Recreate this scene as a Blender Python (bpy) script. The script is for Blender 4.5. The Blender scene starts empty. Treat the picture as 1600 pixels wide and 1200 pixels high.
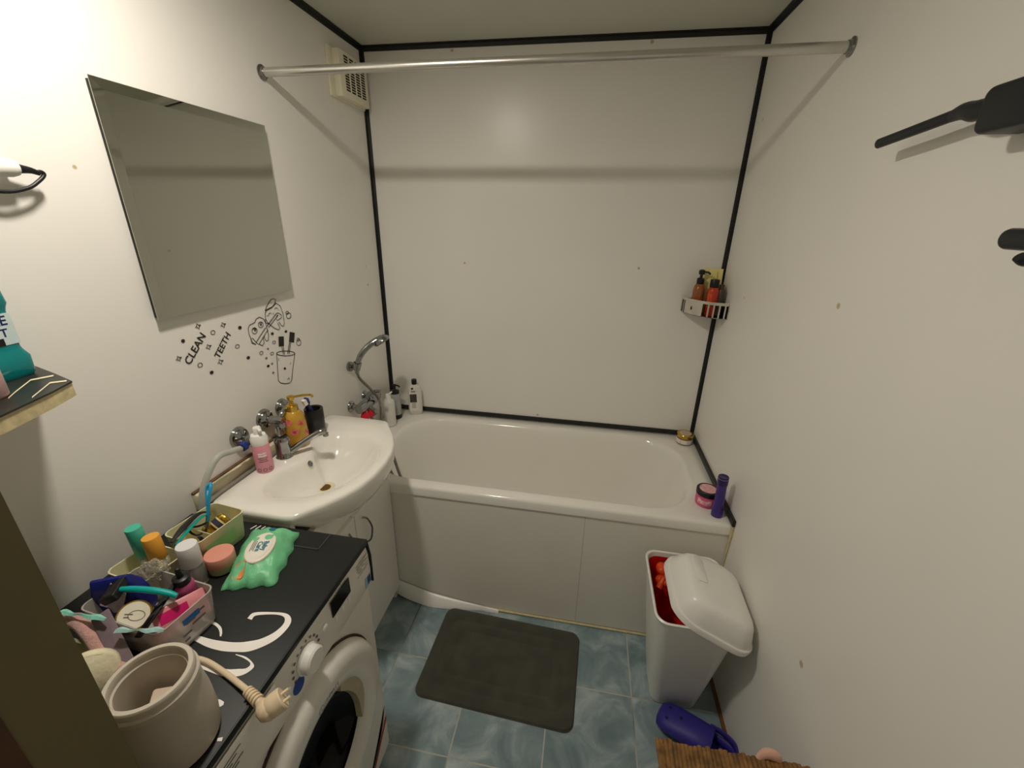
import bpy, bmesh, math, random
from mathutils import Vector, Matrix, Euler
random.seed(7)
SC = bpy.context.scene
COL = SC.collection
PI = math.pi
R = math.radians

# ------------------------------------------------------------------ materials
def lin(c):
    out = []
    for v in c:
        v /= 255.0
        out.append(v / 12.92 if v <= 0.04045 else ((v + 0.055) / 1.055) ** 2.4)
    return tuple(out) + (1.0,)

MATS = {}
def mat(name, col, rough=0.5, metal=0.0, var=0.06, scale=30.0, bump=0.0, bscale=200.0,
        trans=0.0, coat=0.0, ior=1.45, emit=None, estr=0.0, alpha=1.0, sheen=0.0, sss=0.0):
    if name in MATS:
        return MATS[name]
    m = bpy.data.materials.new(name); m.use_nodes = True
    nt = m.node_tree; N = nt.nodes; L = nt.links
    b = N['Principled BSDF']
    base = lin(col)
    tc = N.new('ShaderNodeTexCoord')
    if var > 0:
        no = N.new('ShaderNodeTexNoise'); no.inputs['Scale'].default_value = scale
        no.inputs['Detail'].default_value = 4
        L.new(tc.outputs['Object'], no.inputs['Vector'])
        rp = N.new('ShaderNodeValToRGB')
        rp.color_ramp.elements[0].position = 0.3; rp.color_ramp.elements[1].position = 0.7
        rp.color_ramp.elements[0].color = tuple(max(0, v * (1 - var)) for v in base[:3]) + (1,)
        rp.color_ramp.elements[1].color = tuple(min(1, v * (1 + var)) for v in base[:3]) + (1,)
        L.new(no.outputs['Fac'], rp.inputs['Fac']); L.new(rp.outputs['Color'], b.inputs['Base Color'])
    else:
        b.inputs['Base Color'].default_value = base
    b.inputs['Roughness'].default_value = rough
    b.inputs['Metallic'].default_value = metal
    b.inputs['IOR'].default_value = ior
    b.inputs['Transmission Weight'].default_value = trans
    b.inputs['Coat Weight'].default_value = coat
    b.inputs['Coat Roughness'].default_value = 0.06
    b.inputs['Sheen Weight'].default_value = sheen
    b.inputs['Alpha'].default_value = alpha
    if emit:
        b.inputs['Emission Color'].default_value = emit
        b.inputs['Emission Strength'].default_value = estr
    if bump > 0:
        n2 = N.new('ShaderNodeTexNoise'); n2.inputs['Scale'].default_value = bscale
        n2.inputs['Detail'].default_value = 3
        L.new(tc.outputs['Object'], n2.inputs['Vector'])
        bp = N.new('ShaderNodeBump'); bp.inputs['Strength'].default_value = bump
        bp.inputs['Distance'].default_value = 0.002
        L.new(n2.outputs['Fac'], bp.inputs['Height']); L.new(bp.outputs['Normal'], b.inputs['Normal'])
    MATS[name] = m
    return m

def wall_mat(name, col, rough, spots):
    """laminated wall panel with a few small yellow stains at given world points"""
    m = mat(name, col, rough, var=0.015, scale=3, bump=0.05, bscale=90)
    nt = m.node_tree; N = nt.nodes; L = nt.links
    b = N['Principled BSDF']
    src = b.inputs['Base Color'].links[0].from_socket
    geo = N.new('ShaderNodeNewGeometry')
    for (p, r) in spots:
        d = N.new('ShaderNodeVectorMath'); d.operation = 'DISTANCE'
        L.new(geo.outputs['Position'], d.inputs[0]); d.inputs[1].default_value = p
        mr = N.new('ShaderNodeMapRange')
        mr.inputs[1].default_value = r * 0.6; mr.inputs[2].default_value = r
        mr.inputs[3].default_value = 0.75; mr.inputs[4].default_value = 0.0
        L.new(d.outputs['Value'], mr.inputs[0])
        mx = N.new('ShaderNodeMix'); mx.data_type = 'RGBA'
        mx.inputs['B'].default_value = lin((176, 148, 88))
        for s in mx.inputs:
            if s.name == 'B' and s.type == 'RGBA': s.default_value = lin((176, 148, 88))
        A = [s for s in mx.inputs if s.name == 'A' and s.type == 'RGBA'][0]
        L.new(mr.outputs[0], mx.inputs[0]); L.new(src, A)
        src = [s for s in mx.outputs if s.type == 'RGBA'][0]
    L.new(src, b.inputs['Base Color'])
    return m

# ------------------------------------------------------------------ bmesh shapes
def T(bm, loc=(0, 0, 0), rot=(0, 0, 0), scale=(1, 1, 1)):
    mx = Matrix.Translation(Vector(loc)) @ Euler(rot).to_matrix().to_4x4() @ Matrix.Diagonal((*scale, 1))
    bmesh.ops.transform(bm, matrix=mx, verts=bm.verts)
    return bm

def aim(bm, direction, loc=(0, 0, 0), roll=0):
    """turn local +Z towards direction"""
    q = Vector(direction).normalized().to_track_quat('Z', 'Y')
    mx = Matrix.Translation(Vector(loc)) @ q.to_matrix().to_4x4() @ Matrix.Rotation(roll, 4, 'Z')
    bmesh.ops.transform(bm, matrix=mx, verts=bm.verts)
    return bm

def join(*bms):
    out = bmesh.new()
    for b in bms:
        vm = {}
        for v in b.verts: vm[v] = out.verts.new(v.co)
        for f in b.faces:
            try: out.faces.new([vm[v] for v in f.verts])
            except ValueError: pass
        b.free()
    return out

def box(x0, x1, y0, y1, z0, z1, bev=0.0, seg=2):
    bm = bmesh.new()
    bmesh.ops.create_cube(bm, size=1)
    for v in bm.verts:
        v.co = Vector((x0 + (v.co.x + .5) * (x1 - x0), y0 + (v.co.y + .5) * (y1 - y0), z0 + (v.co.z + .5) * (z1 - z0)))
    if bev > 0:
        bmesh.ops.bevel(bm, geom=bm.edges[:], offset=bev, segments=seg, profile=0.5, affect='EDGES', clamp_overlap=True)
    return bm

def loft(loops, cap0=True, cap1=True, closed=True):
    bm = bmesh.new()
    vs = [[bm.verts.new(p) for p in lp] for lp in loops]
    n = len(vs[0])
    for a, b in zip(vs[:-1], vs[1:]):
        for i in range(n if closed else n - 1):
            j = (i + 1) % n
            bm.faces.new((a[i], a[j], b[j], b[i]))
    if cap0: bm.faces.new(vs[0][::-1])
    if cap1: bm.faces.new(vs[-1])
    bmesh.ops.recalc_face_normals(bm, faces=bm.faces)
    return bm

def lathe(prof, seg=32, cap0=True, cap1=True):
    """profile of (r, z) about Z"""
    loops = [[(max(r, 1e-5) * math.cos(2 * PI * i / seg), max(r, 1e-5) * math.sin(2 * PI * i / seg), z) for i in range(seg)] for r, z in prof]
    return loft(loops, cap0, cap1)

def catmull(pts, n=6):
    P = [Vector(p) for p in pts]
    if len(P) < 3: return P
    Q = [P[0] * 2 - P[1]] + P + [P[-1] * 2 - P[-2]]
    out = []
    for i in range(1, len(Q) - 2):
        a, b, c, d = Q[i - 1:i + 3]
        for k in range(n):
            t = k / n
            out.append(0.5 * ((2 * b) + (c - a) * t + (2 * a - 5 * b + 4 * c - d) * t * t + (3 * b - a - 3 * c + d) * t ** 3))
    out.append(P[-1])
    return out

def tube(pts, r, seg=10, smooth=6, flat=1.0):
    P = catmull(pts, smooth) if smooth else [Vector(p) for p in pts]
    n = len(P)
    rs = [r] * n if not isinstance(r, (list, tuple)) else [r[0] + 0 for _ in P]
    if isinstance(r, (list, tuple)):
        m = len(r)
        for i in range(n):
            u = i / (n - 1) * (m - 1); k = min(int(u), m - 2); f = u - k
            rs[i] = r[k] * (1 - f) + r[k + 1] * f
    tang = [(P[min(i + 1, n - 1)] - P[max(i - 1, 0)]).normalized() for i in range(n)]
    up = Vector((0, 0, 1)) if abs(tang[0].z) < 0.9 else Vector((0, 1, 0))
    nx = tang[0].cross(up).normalized()
    loops = []
    for i in range(n):
        t = tang[i]
        nx = (nx - t * nx.dot(t)).normalized(); ny = t.cross(nx)
        loops.append([P[i] + nx * rs[i] * math.cos(2 * PI * k / seg) + ny * rs[i] * flat * math.sin(2 * PI * k / seg) for k in range(seg)])
    return loft(loops)

def rr(cx, cy, hx, hy, r, z=0.0, n=6):
    """rounded rectangle loop, CCW, 4*(n+1) points"""
    r = min(r, hx * .999, hy * .999)
    out = []
    for k, (sx, sy) in enumerate(((1, 1), (-1, 1), (-1, -1), (1, -1))):
        for i in range(n + 1):
            a = PI / 2 * k + PI / 2 * i / n
            out.append((cx + sx * (hx - r) + r * math.cos(a), cy + sy * (hy - r) + r * math.sin(a), z))
    return out

def prism(poly, z0, z1, bev=0.0, seg=2):
    bm = loft([[(x, y, z0) for x, y in poly], [(x, y, z1) for x, y in poly]])
    if bev > 0:
        es = [e for e in bm.edges if abs(e.verts[0].co.z - e.verts[1].co.z) < 1e-7]
        bmesh.ops.bevel(bm, geom=es, offset=bev, segments=seg, profile=0.5, affect='EDGES', clamp_overlap=True)
    return bm

def ball(r=1, c=(0, 0, 0), s=(1, 1, 1), seg=20):
    bm = bmesh.new()
    bmesh.ops.create_uvsphere(bm, u_segments=seg, v_segments=seg // 2, radius=r)
    return T(bm, c, (0, 0, 0), s)

def rrbox(cx, cy, hx, hy, r, z0, z1, bev=0.004, n=6, taper=1.0):
    """rounded-corner block with rounded top and bottom edges"""
    k = taper
    L = [rr(cx, cy, hx * k - bev, hy * k - bev, max(r - bev, .001), z0, n), rr(cx, cy, hx * k, hy * k, r, z0 + bev, n),
         rr(cx, cy, hx, hy, r, z1 - bev, n), rr(cx, cy, hx - bev * .3, hy - bev * .3, r, z1 - bev * .3, n),
         rr(cx, cy, hx - bev, hy - bev, max(r - bev, .001), z1, n)]
    return loft(L)

def ribbon(pts, w):
    """flat line in the local XY plane"""
    P = [Vector((p[0], p[1], 0)) for p in pts]
    n = len(P); bm = bmesh.new(); a = []; b = []
    for i in range(n):
        t = (P[min(i + 1, n - 1)] - P[max(i - 1, 0)])
        t = t.normalized() if t.length > 1e-9 else Vector((1, 0, 0))
        s = Vector((-t.y, t.x, 0)) * w / 2
        a.append(bm.verts.new(P[i] + s)); b.append(bm.verts.new(P[i] - s))
    for i in range(n - 1): bm.faces.new((a[i], b[i], b[i + 1], a[i + 1]))
    return bm

def disc(cx, cy, rx, ry, n=18, hole=0.0):
    bm = bmesh.new()
    o = [bm.verts.new((cx + rx * math.cos(2 * PI * i / n), cy + ry * math.sin(2 * PI * i / n), 0)) for i in range(n)]
    if hole > 0:
        q = [bm.verts.new((cx + (rx - hole) * math.cos(2 * PI * i / n), cy + (ry - hole) * math.sin(2 * PI * i / n), 0)) for i in range(n)]
        for i in range(n): bm.faces.new((o[i], o[(i + 1) % n], q[(i + 1) % n], q[i]))
    else: bm.faces.new(o)
    return bm

def text_bm(s, size, extrude=0.0, bold=0.0):
    cu = bpy.data.curves.new('lettering', 'FONT'); cu.body = s; cu.size = size
    cu.align_x = 'CENTER'; cu.align_y = 'CENTER'; cu.extrude = extrude; cu.offset = bold
    cu.resolution_u = 3
    ob = bpy.data.objects.new('lettering', cu); COL.objects.link(ob)
    dg = bpy.context.evaluated_depsgraph_get()
    me = bpy.data.meshes.new_from_object(ob.evaluated_get(dg))
    bm = bmesh.new(); bm.from_mesh(me)
    bpy.data.objects.remove(ob); bpy.data.curves.remove(cu); bpy.data.meshes.remove(me)
    return bm

# ------------------------------------------------------------------ objects
def put(name, bm, m, parent=None, smooth=35, world=False, label=None, mods=None):
    if world and parent is not None:
        mw = parent.matrix_basis.copy(); q = parent.parent
        while q is not None:
            mw = q.matrix_basis @ mw; q = q.parent
        bmesh.ops.transform(bm, matrix=mw.inverted(), verts=bm.verts)
    me = bpy.data.meshes.new(name); bm.to_mesh(me); bm.free()
    me.materials.append(m)
    if smooth:
        for p in me.polygons: p.use_smooth = True
        me.set_sharp_from_angle(angle=R(smooth))
    o = bpy.data.objects.new(name, me); COL.objects.link(o)
    if parent is not None: o.parent = parent
    if label: o['label'] = label
    return o

def tag(o, label, cat, group=None):
    o['label'] = label; o['category'] = cat
    if group: o['group'] = group
    return o

def thing(name, label, cat, loc=(0, 0, 0), rot=(0, 0, 0), group=None):
    o = bpy.data.objects.new(name, None); COL.objects.link(o)
    o.empty_display_size = 0.02
    o.location = loc; o.rotation_euler = rot
    o.matrix_basis = Matrix.Translation(Vector(loc)) @ Euler(rot).to_matrix().to_4x4()
    return tag(o, label, cat, group)

def struct(name, bm, m, smooth=0):
    o = put(name, bm, m, None, smooth); o['kind'] = 'structure'
    return o
LAMP = 310.0; EXPO = 0.0; WORLD = 0.3
# line art of the wall sticker, metres on the left wall (y, z)
CUP_LINES=((0.0026,((-0.7237,1.1485),(-0.7268,1.1466),(-0.7341,1.1463),(-0.7449,1.1476),(-0.7581,1.1503),(-0.7722,1.1542),(-0.7858,1.1588),(-0.7976,1.1637),(-0.8067,1.1684),(-0.8121,1.1725),(-0.8135,1.1755),(-0.8108,1.1774),(-0.8042,1.1778),(-0.7942,1.1767),(-0.7817,1.1743),(-0.7679,1.1706),(-0.754,1.1661),(-0.7414,1.1611),(-0.7315,1.1562),(-0.7254,1.1518),(-0.7237,1.1485))),(0.0026,((-0.8135,1.1755),(-0.8191,1.142),(-0.8259,1.1057),(-0.8292,1.0803),(-0.8198,1.0692),(-0.8022,1.0596),(-0.778,1.053),(-0.765,1.0582),(-0.7471,1.1001),(-0.7237,1.1485))),(0.0046,((-0.787,1.1172),(-0.7896,1.1073))),(0.0039,((-0.7939,1.1142),(-0.7818,1.1101))),(0.0023,((-0.7843,1.069),(-0.7754,1.0731),(-0.7747,1.0655))),(0.002,((-0.809,1.1562),(-0.8098,1.1477))),(0.002,((-0.7541,1.1244),(-0.7572,1.1164))),(0.0029,((-0.7828,1.19),(-0.7828,1.1621))),(0.0029,((-0.7759,1.1881),(-0.7772,1.1604))),(0.0029,((-0.7408,1.1952),(-0.7609,1.1583))),(0.0029,((-0.735,1.1936),(-0.754,1.1548))),(0.0143,((-0.7773,1.2258),(-0.7847,1.1923))),(0.015,((-0.7181,1.226),(-0.731,1.1925))))
TEETH_LINES=((0.0026,((-0.7101,1.2846),(-0.7115,1.2817),(-0.7139,1.2793),(-0.7171,1.2777),(-0.7207,1.277),(-0.7245,1.2773),(-0.728,1.2786),(-0.7308,1.2807),(-0.7328,1.2834),(-0.7338,1.2864),(-0.7335,1.2895),(-0.7322,1.2924),(-0.7298,1.2947),(-0.7267,1.2964),(-0.7231,1.2971),(-0.7194,1.2968),(-0.7159,1.2956),(-0.713,1.2936),(-0.7109,1.2909),(-0.7099,1.2878),(-0.7101,1.2846))),(0.0023,((-0.7199,1.2969),(-0.7206,1.2954),(-0.722,1.2941),(-0.7238,1.2933),(-0.7259,1.293),(-0.728,1.2931),(-0.73,1.2938),(-0.7317,1.2949),(-0.7329,1.2964),(-0.7335,1.298),(-0.7334,1.2997),(-0.7327,1.3012),(-0.7313,1.3024),(-0.7295,1.3033),(-0.7275,1.3036),(-0.7253,1.3035),(-0.7233,1.3028),(-0.7216,1.3017),(-0.7204,1.3002),(-0.7198,1.2986),(-0.7199,1.2969))),(0.0026,((-0.6814,1.1778),(-0.6828,1.1746),(-0.6853,1.172),(-0.6884,1.1702),(-0.692,1.1696),(-0.6957,1.17),(-0.6991,1.1716),(-0.7018,1.174),(-0.7037,1.1771),(-0.7045,1.1806),(-0.7042,1.1841),(-0.7028,1.1873),(-0.7004,1.1899),(-0.6973,1.1916),(-0.6937,1.1923),(-0.6901,1.1919),(-0.6867,1.1904),(-0.6839,1.188),(-0.6819,1.1849),(-0.6811,1.1814),(-0.6814,1.1778))),(0.0023,((-0.6861,1.1901),(-0.6869,1.1885),(-0.6883,1.1873),(-0.6902,1.1865),(-0.6924,1.1863),(-0.6948,1.1866),(-0.6969,1.1875),(-0.6987,1.1888),(-0.7,1.1904),(-0.7006,1.1922),(-0.7005,1.194),(-0.6998,1.1956),(-0.6984,1.1968),(-0.6965,1.1976),(-0.6942,1.1978),(-0.6919,1.1975),(-0.6898,1.1966),(-0.6879,1.1953),(-0.6866,1.1937),(-0.686,1.1919),(-0.6861,1.1901))),(0.0026,((-0.8954,1.23),(-0.9116,1.2392),(-0.9102,1.2514),(-0.9146,1.268),(-0.9135,1.2862),(-0.9062,1.2952),(-0.8829,1.2982),(-0.8741,1.3074),(-0.8584,1.3108),(-0.8423,1.3017),(-0.8366,1.2871),(-0.8348,1.2641),(-0.8338,1.2443),(-0.8396,1.2294),(-0.8474,1.2275),(-0.8528,1.2355),(-0.8535,1.2477))),(0.0026,((-0.8588,1.2459),(-0.8601,1.2251),(-0.8693,1.2185),(-0.8832,1.2282))),(0.0026,((-0.8954,1.23),(-0.9058,1.2377),(-0.9121,1.2519),(-0.9037,1.2528),(-0.8934,1.2374))),(0.0023,((-0.8791,1.271),(-0.8813,1.2672),(-0.8851,1.2647),(-0.8898,1.2639),(-0.8945,1.2651),(-0.8982,1.2679),(-0.9002,1.2719),(-0.9001,1.2762),(-0.898,1.28),(-0.8942,1.2825),(-0.8895,1.2833),(-0.8848,1.2822),(-0.8811,1.2794),(-0.879,1.2754),(-0.8791,1.271))),(0.0023,((-0.8486,1.2834),(-0.8507,1.2798),(-0.8544,1.2773),(-0.8589,1.2766),(-0.8634,1.2776),(-0.867,1.2803),(-0.8689,1.284),(-0.8689,1.2881),(-0.8668,1.2917),(-0.8632,1.2942),(-0.8587,1.295),(-0.8542,1.294),(-0.8505,1.2913),(-0.8486,1.2876),(-0.8486,1.2834))),(0.0046,((-0.884,1.2744),(-0.8855,1.2726),(-0.888,1.2723),(-0.8899,1.2737),(-0.8903,1.276),(-0.8888,1.2778),(-0.8864,1.2781),(-0.8844,1.2767),(-0.884,1.2744))),(0.0046,((-0.8553,1.2859),(-0.8568,1.2841),(-0.8594,1.2837),(-0.8614,1.2851),(-0.8618,1.2874),(-0.8603,1.2893),(-0.8578,1.2897),(-0.8557,1.2883),(-0.8553,1.2859))),(0.0023,((-0.8984,1.2795),(-0.8875,1.2815),(-0.8805,1.2767))),(0.0023,((-0.8677,1.2925),(-0.8584,1.2952),(-0.849,1.2899))),(0.0026,((-0.8938,1.2359),(-0.8407,1.272),(-0.8318,1.2634),(-0.8836,1.2267),(-0.8938,1.2359))),(0.0033,((-0.8357,1.274),(-0.7811,1.306))),(0.0026,((-0.828,1.269),(-0.7733,1.2994))),(0.0026,((-0.7811,1.306),(-0.7712,1.3073),(-0.7582,1.298),(-0.7593,1.2882),(-0.7801,1.2827),(-0.7875,1.2909),(-0.7733,1.2994))),(0.0023,((-0.7751,1.3015),(-0.7875,1.2909))),(0.0026,((-0.8333,1.2992),(-0.8305,1.3176),(-0.8218,1.3254),(-0.7982,1.3288),(-0.772,1.3401),(-0.7558,1.329),(-0.7485,1.301),(-0.7494,1.2675),(-0.7578,1.2564),(-0.7674,1.2631),(-0.7746,1.2765))),(0.0026,((-0.7822,1.2748),(-0.7751,1.2564),(-0.7816,1.2502),(-0.7984,1.2587),(-0.8172,1.2756),(-0.8205,1.2802))),(0.0026,((-0.8285,1.3251),(-0.8185,1.3374),(-0.7909,1.3562),(-0.7794,1.3559),(-0.7702,1.352),(-0.7762,1.3418),(-0.7928,1.332),(-0.8165,1.3282),(-0.8285,1.3251))),(0.0026,((-0.8333,1.2992),(-0.8282,1.2884),(-0.8205,1.2802),(-0.8366,1.2871),(-0.8354,1.2996))),(0.0023,((-0.8169,1.3101),(-0.8088,1.3148),(-0.8032,1.3105))),(0.0023,((-0.784,1.3212),(-0.7779,1.3266),(-0.7697,1.3218))),(0.002,((-0.797,1.3076),(-0.7918,1.3098))),(0.002,((-0.8267,1.3073),(-0.8156,1.3066))),(0.002,((-0.7683,1.3182),(-0.7668,1.3146))))
DOTS=((-1.1356,1.3065,0.0055,0.0048,1),(-0.9442,1.2965,0.007,0.0053,1),(-0.9371,1.1985,0.0071,0.0052,1),(-1.0764,1.198,0.0064,0.0052,1),(-0.8161,1.2454,0.0068,0.0047,1),(-0.7495,1.2366,0.0069,0.0045,1),(-0.8626,1.146,0.0066,0.0046,1),(-1.0408,1.3056,0.0079,0.0065,0),(-0.9687,1.2444,0.0084,0.0064,0),(-1.1055,1.2298,0.008,0.0069,0),(-0.8157,1.2153,0.0082,0.0057,0),(-0.8804,1.1973,0.0084,0.0061,0),(-0.8343,1.1811,0.0082,0.0056,0),(-0.8484,1.202,0.0044,0.003,0),(-0.8637,1.174,0.0048,0.0034,0),(-0.8431,1.1481,0.0049,0.0035,0),(-0.846,1.1163,0.005,0.0035,0),(-1.0823,1.3332,0.0093,0.0079,2),(-1.0017,1.3181,0.0101,0.008,2),(-1.0662,1.2706,0.01,0.0082,2),(-1.1603,1.2656,0.0086,0.0077,2),(-1.0397,1.218,0.0107,0.0086,2))
SWIRLS=((((0.3072,-1.5618),(0.3388,-1.5645),(0.3728,-1.5665),(0.4066,-1.5651),(0.428,-1.5617),(0.4442,-1.5562),(0.4616,-1.5478),(0.4768,-1.5316),(0.4827,-1.5137),(0.4784,-1.5007),(0.4666,-1.4947),(0.4454,-1.4957),(0.4154,-1.5042),(0.4138,-1.5147)),((0.3056,-1.5709),(0.3383,-1.5748),(0.373,-1.5815),(0.4059,-1.5834),(0.4339,-1.5803),(0.4568,-1.5752),(0.4763,-1.5617),(0.4918,-1.542),(0.4971,-1.5163),(0.4916,-1.499),(0.4751,-1.4888),(0.4482,-1.4897),(0.407,-1.4985),(0.4026,-1.5131))),(((0.3276,-1.5362),(0.3448,-1.5329),(0.3658,-1.5398),(0.378,-1.55),(0.3833,-1.558)),((0.3312,-1.5399),(0.346,-1.5382),(0.3616,-1.5432),(0.3731,-1.5509),(0.3797,-1.558))),(((0.3807,-1.6071),(0.4206,-1.6102),(0.445,-1.6115),(0.4642,-1.6073),(0.4762,-1.6041),(0.4794,-1.5974),(0.4739,-1.5924),(0.4573,-1.5878),(0.4382,-1.5852)),((0.3921,-1.6186),(0.4328,-1.6232),(0.4534,-1.6245),(0.4668,-1.6214),(0.4806,-1.615),(0.4885,-1.6032),(0.4849,-1.5949),(0.462,-1.5854),(0.4387,-1.5838))),(((0.4668,-1.6597),(0.4738,-1.6589),(0.4834,-1.661)),((0.4734,-1.6667),(0.4821,-1.6689),(0.4857,-1.6652))),(((0.5157,-1.709),(0.5226,-1.7065)),((0.518,-1.713),(0.5253,-1.7116))),(((0.2127,-1.2778),(0.219,-1.2626)),((0.2148,-1.2804),(0.2212,-1.2652))),(((0.2256,-1.2752),(0.2314,-1.2614)),((0.2277,-1.2778),(0.2335,-1.264))),(((0.2402,-1.2723),(0.2446,-1.2613)),((0.2423,-1.2749),(0.2467,-1.2639))))
SHELF_LINES=((((0.1577,-1.5811),(0.1373,-1.5595),(0.0979,-1.5134),(0.1096,-1.4878)),((0.1642,-1.5853),(0.1442,-1.5639),(0.1057,-1.5185),(0.1174,-1.4933))),(((0.1884,-1.5714),(0.1436,-1.5166),(0.159,-1.5028)),((0.1948,-1.5757),(0.1509,-1.5216),(0.1662,-1.508))))
# ------------------------------------------------------------------ dimensions (metres): x along the bath, y towards the back wall, z up
W, H, RIM = 1.62, 2.288, 0.610
FY = -1.88          # inner face of the wall with the doorway

M_wall_l = wall_mat('wall panel left', (236, 234, 229), .38, [((0, -.139, 1.315), .007), ((0, -.14, 1.40), .004), ((0, -1.262, 1.70), .005)])
M_wall_b = wall_mat('wall panel back', (236, 234, 230), .30, [((.44, 0, 1.418), .006), ((1.254, 0, 1.424), .007), ((.405, 0, 2.262), .007), ((1.2, 0, 2.262), .008), ((.826, 0, .648), .007)])
M_wall_r = wall_mat('wall panel right', (236, 234, 229), .40, [((W, -.921, 1.443), .009), ((W, -1.212, .62), .010), ((W, -.30, 1.36), .005), ((W, -.1, 1.98), .006)])
M_ceil = mat('ceiling panel', (198, 199, 188), .5, var=.02, scale=4)
M_trim = mat('black plastic edging', (31, 32, 31), .45, var=.1)
M_seal = mat('yellowed sealant', (214, 200, 158), .6, var=.12, scale=60)
M_jamb = mat('dark olive jamb', (100, 92, 60), .55, var=.05, scale=12)  # one even dark olive for the doorway wall and jambs
M_wood = mat('dark brown wood', (72, 44, 22), .5, var=.3, scale=25)
M_white = mat('white gloss plastic', (236, 235, 231), .3, var=.01)
M_whitem = mat('white matt plastic', (232, 230, 224), .5, var=.02)
M_cream = mat('cream plastic', (226, 218, 186), .45, var=.03)
M_chrome = mat('chrome', (158, 160, 160), .12, 1.0, var=.04, scale=15)
M_chromed = mat('dull chrome', (140, 140, 136), .25, 1.0, var=.1, scale=25)
M_ceramic = mat('glazed ceramic', (238, 235, 228), .12, var=.008, scale=6, coat=.5)
M_enamel = mat('bath enamel', (236, 234, 228), .14, var=.008, scale=5, coat=.4)
M_panel = mat('white bath board', (226, 223, 214), .45, var=.02, scale=5)
M_black = mat('black plastic', (22, 22, 24), .4, var=.08)
M_gloss = mat('black gloss', (10, 10, 11), .1, var=0)
M_ink = mat('black sticker ink', (34, 30, 28), .6, var=0)

def tile_mat():
    m = bpy.data.materials.new('blue grey marbled floor tile'); m.use_nodes = True
    nt = m.node_tree; N = nt.nodes; L = nt.links; b = N['Principled BSDF']
    geo = N.new('ShaderNodeNewGeometry')
    sep = N.new('ShaderNodeSeparateXYZ'); L.new(geo.outputs['Position'], sep.inputs[0])
    def mth(op, a, c=None, d=None):
        n = N.new('ShaderNodeMath'); n.operation = op
        for i, v in enumerate((a, c, d)):
            if v is None: continue
            if isinstance(v, (int, float)): n.inputs[i].default_value = v
            else: L.new(v, n.inputs[i])
        return n.outputs[0]
    def edge(sock, off, d):
        u = mth('DIVIDE', mth('SUBTRACT', sock, off), d)
        f = mth('FRACT', u)
        return mth('MULTIPLY', mth('MINIMUM', f, mth('SUBTRACT', 1.0, f)), d), mth('FLOOR', u)
    ex, ix = edge(sep.outputs[0], .4117 - 3.0, .3); ey, iy = edge(sep.outputs[1], -.9523 - 3.0, .3)
    ed = mth('MINIMUM', ex, ey)
    gm = mth('LESS_THAN', ed, .0022)
    # each tile shifts the marbling
    cmb = N.new('ShaderNodeCombineXYZ')
    L.new(mth('MULTIPLY_ADD', ix, 3.7, sep.outputs[0]), cmb.inputs[0]); L.new(mth('MULTIPLY_ADD', iy, 5.3, sep.outputs[1]), cmb.inputs[1])
    no = N.new('ShaderNodeTexNoise'); no.inputs['Scale'].default_value = 7.5; no.inputs['Detail'].default_value = 7; no.inputs['Roughness'].default_value = .58
    no.inputs['Distortion'].default_value = .7
    L.new(cmb.outputs[0], no.inputs['Vector'])
    rp = N.new('ShaderNodeValToRGB'); e = rp.color_ramp.elements
    e[0].position = .34; e[0].color = lin((112, 134, 142)); e[1].position = .70; e[1].color = lin((186, 200, 202))
    k = e.new(.5); k.color = lin((136, 156, 163))
    L.new(no.outputs['Fac'], rp.inputs['Fac'])
    n2 = N.new('ShaderNodeTexNoise'); n2.inputs['Scale'].default_value = 2.2; L.new(geo.outputs['Position'], n2.inputs['Vector'])
    rg = N.new('ShaderNodeValToRGB'); g = rg.color_ramp.elements
    g[0].position = .42; g[0].color = lin((92, 100, 98)); g[1].position = .56; g[1].color = lin((190, 188, 176))
    L.new(n2.outputs['Fac'], rg.inputs['Fac'])
    mx = N.new('ShaderNodeMix'); mx.data_type = 'RGBA'
    A, B = [s for s in mx.inputs if s.type == 'RGBA']
    L.new(gm, mx.inputs[0]); L.new(rp.outputs['Color'], A); L.new(rg.outputs['Color'], B)
    L.new([s for s in mx.outputs if s.type == 'RGBA'][0], b.inputs['Base Color'])
    b.inputs['Roughness'].default_value = .36
    bp = N.new('ShaderNodeBump'); bp.inputs['Distance'].default_value = .0015; bp.inputs['Strength'].default_value = .5
    L.new(mth('SUBTRACT', 1.0, gm), bp.inputs['Height']); L.new(bp.outputs['Normal'], b.inputs['Normal'])
    return m

# ------------------------------------------------------------------ room shell
struct('floor', box(-.1, W + .1, -2.6, .1, -.08, 0), tile_mat())
struct('ceiling', box(-.1, W + .1, -2.0, .1, H, H + .08), M_ceil)
struct('wall_left', box(-.1, 0, -2.0, .1, 0, H), M_wall_l)
struct('wall_right', box(W, W + .1, -2.0, .1, 0, H), M_wall_r)
struct('wall_back', box(0, W, 0, .1, 0, H), M_wall_b)
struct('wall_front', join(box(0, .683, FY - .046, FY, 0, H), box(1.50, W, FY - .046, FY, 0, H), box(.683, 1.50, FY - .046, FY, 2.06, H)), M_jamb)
struct('trim_1', join(box(.0, .684, FY - .10, FY - .046, 0, H), box(1.499, W, FY - .10, FY - .046, 0, H), box(.684, 1.499, FY - .10, FY - .046, 2.06, H)), M_wood)
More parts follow.
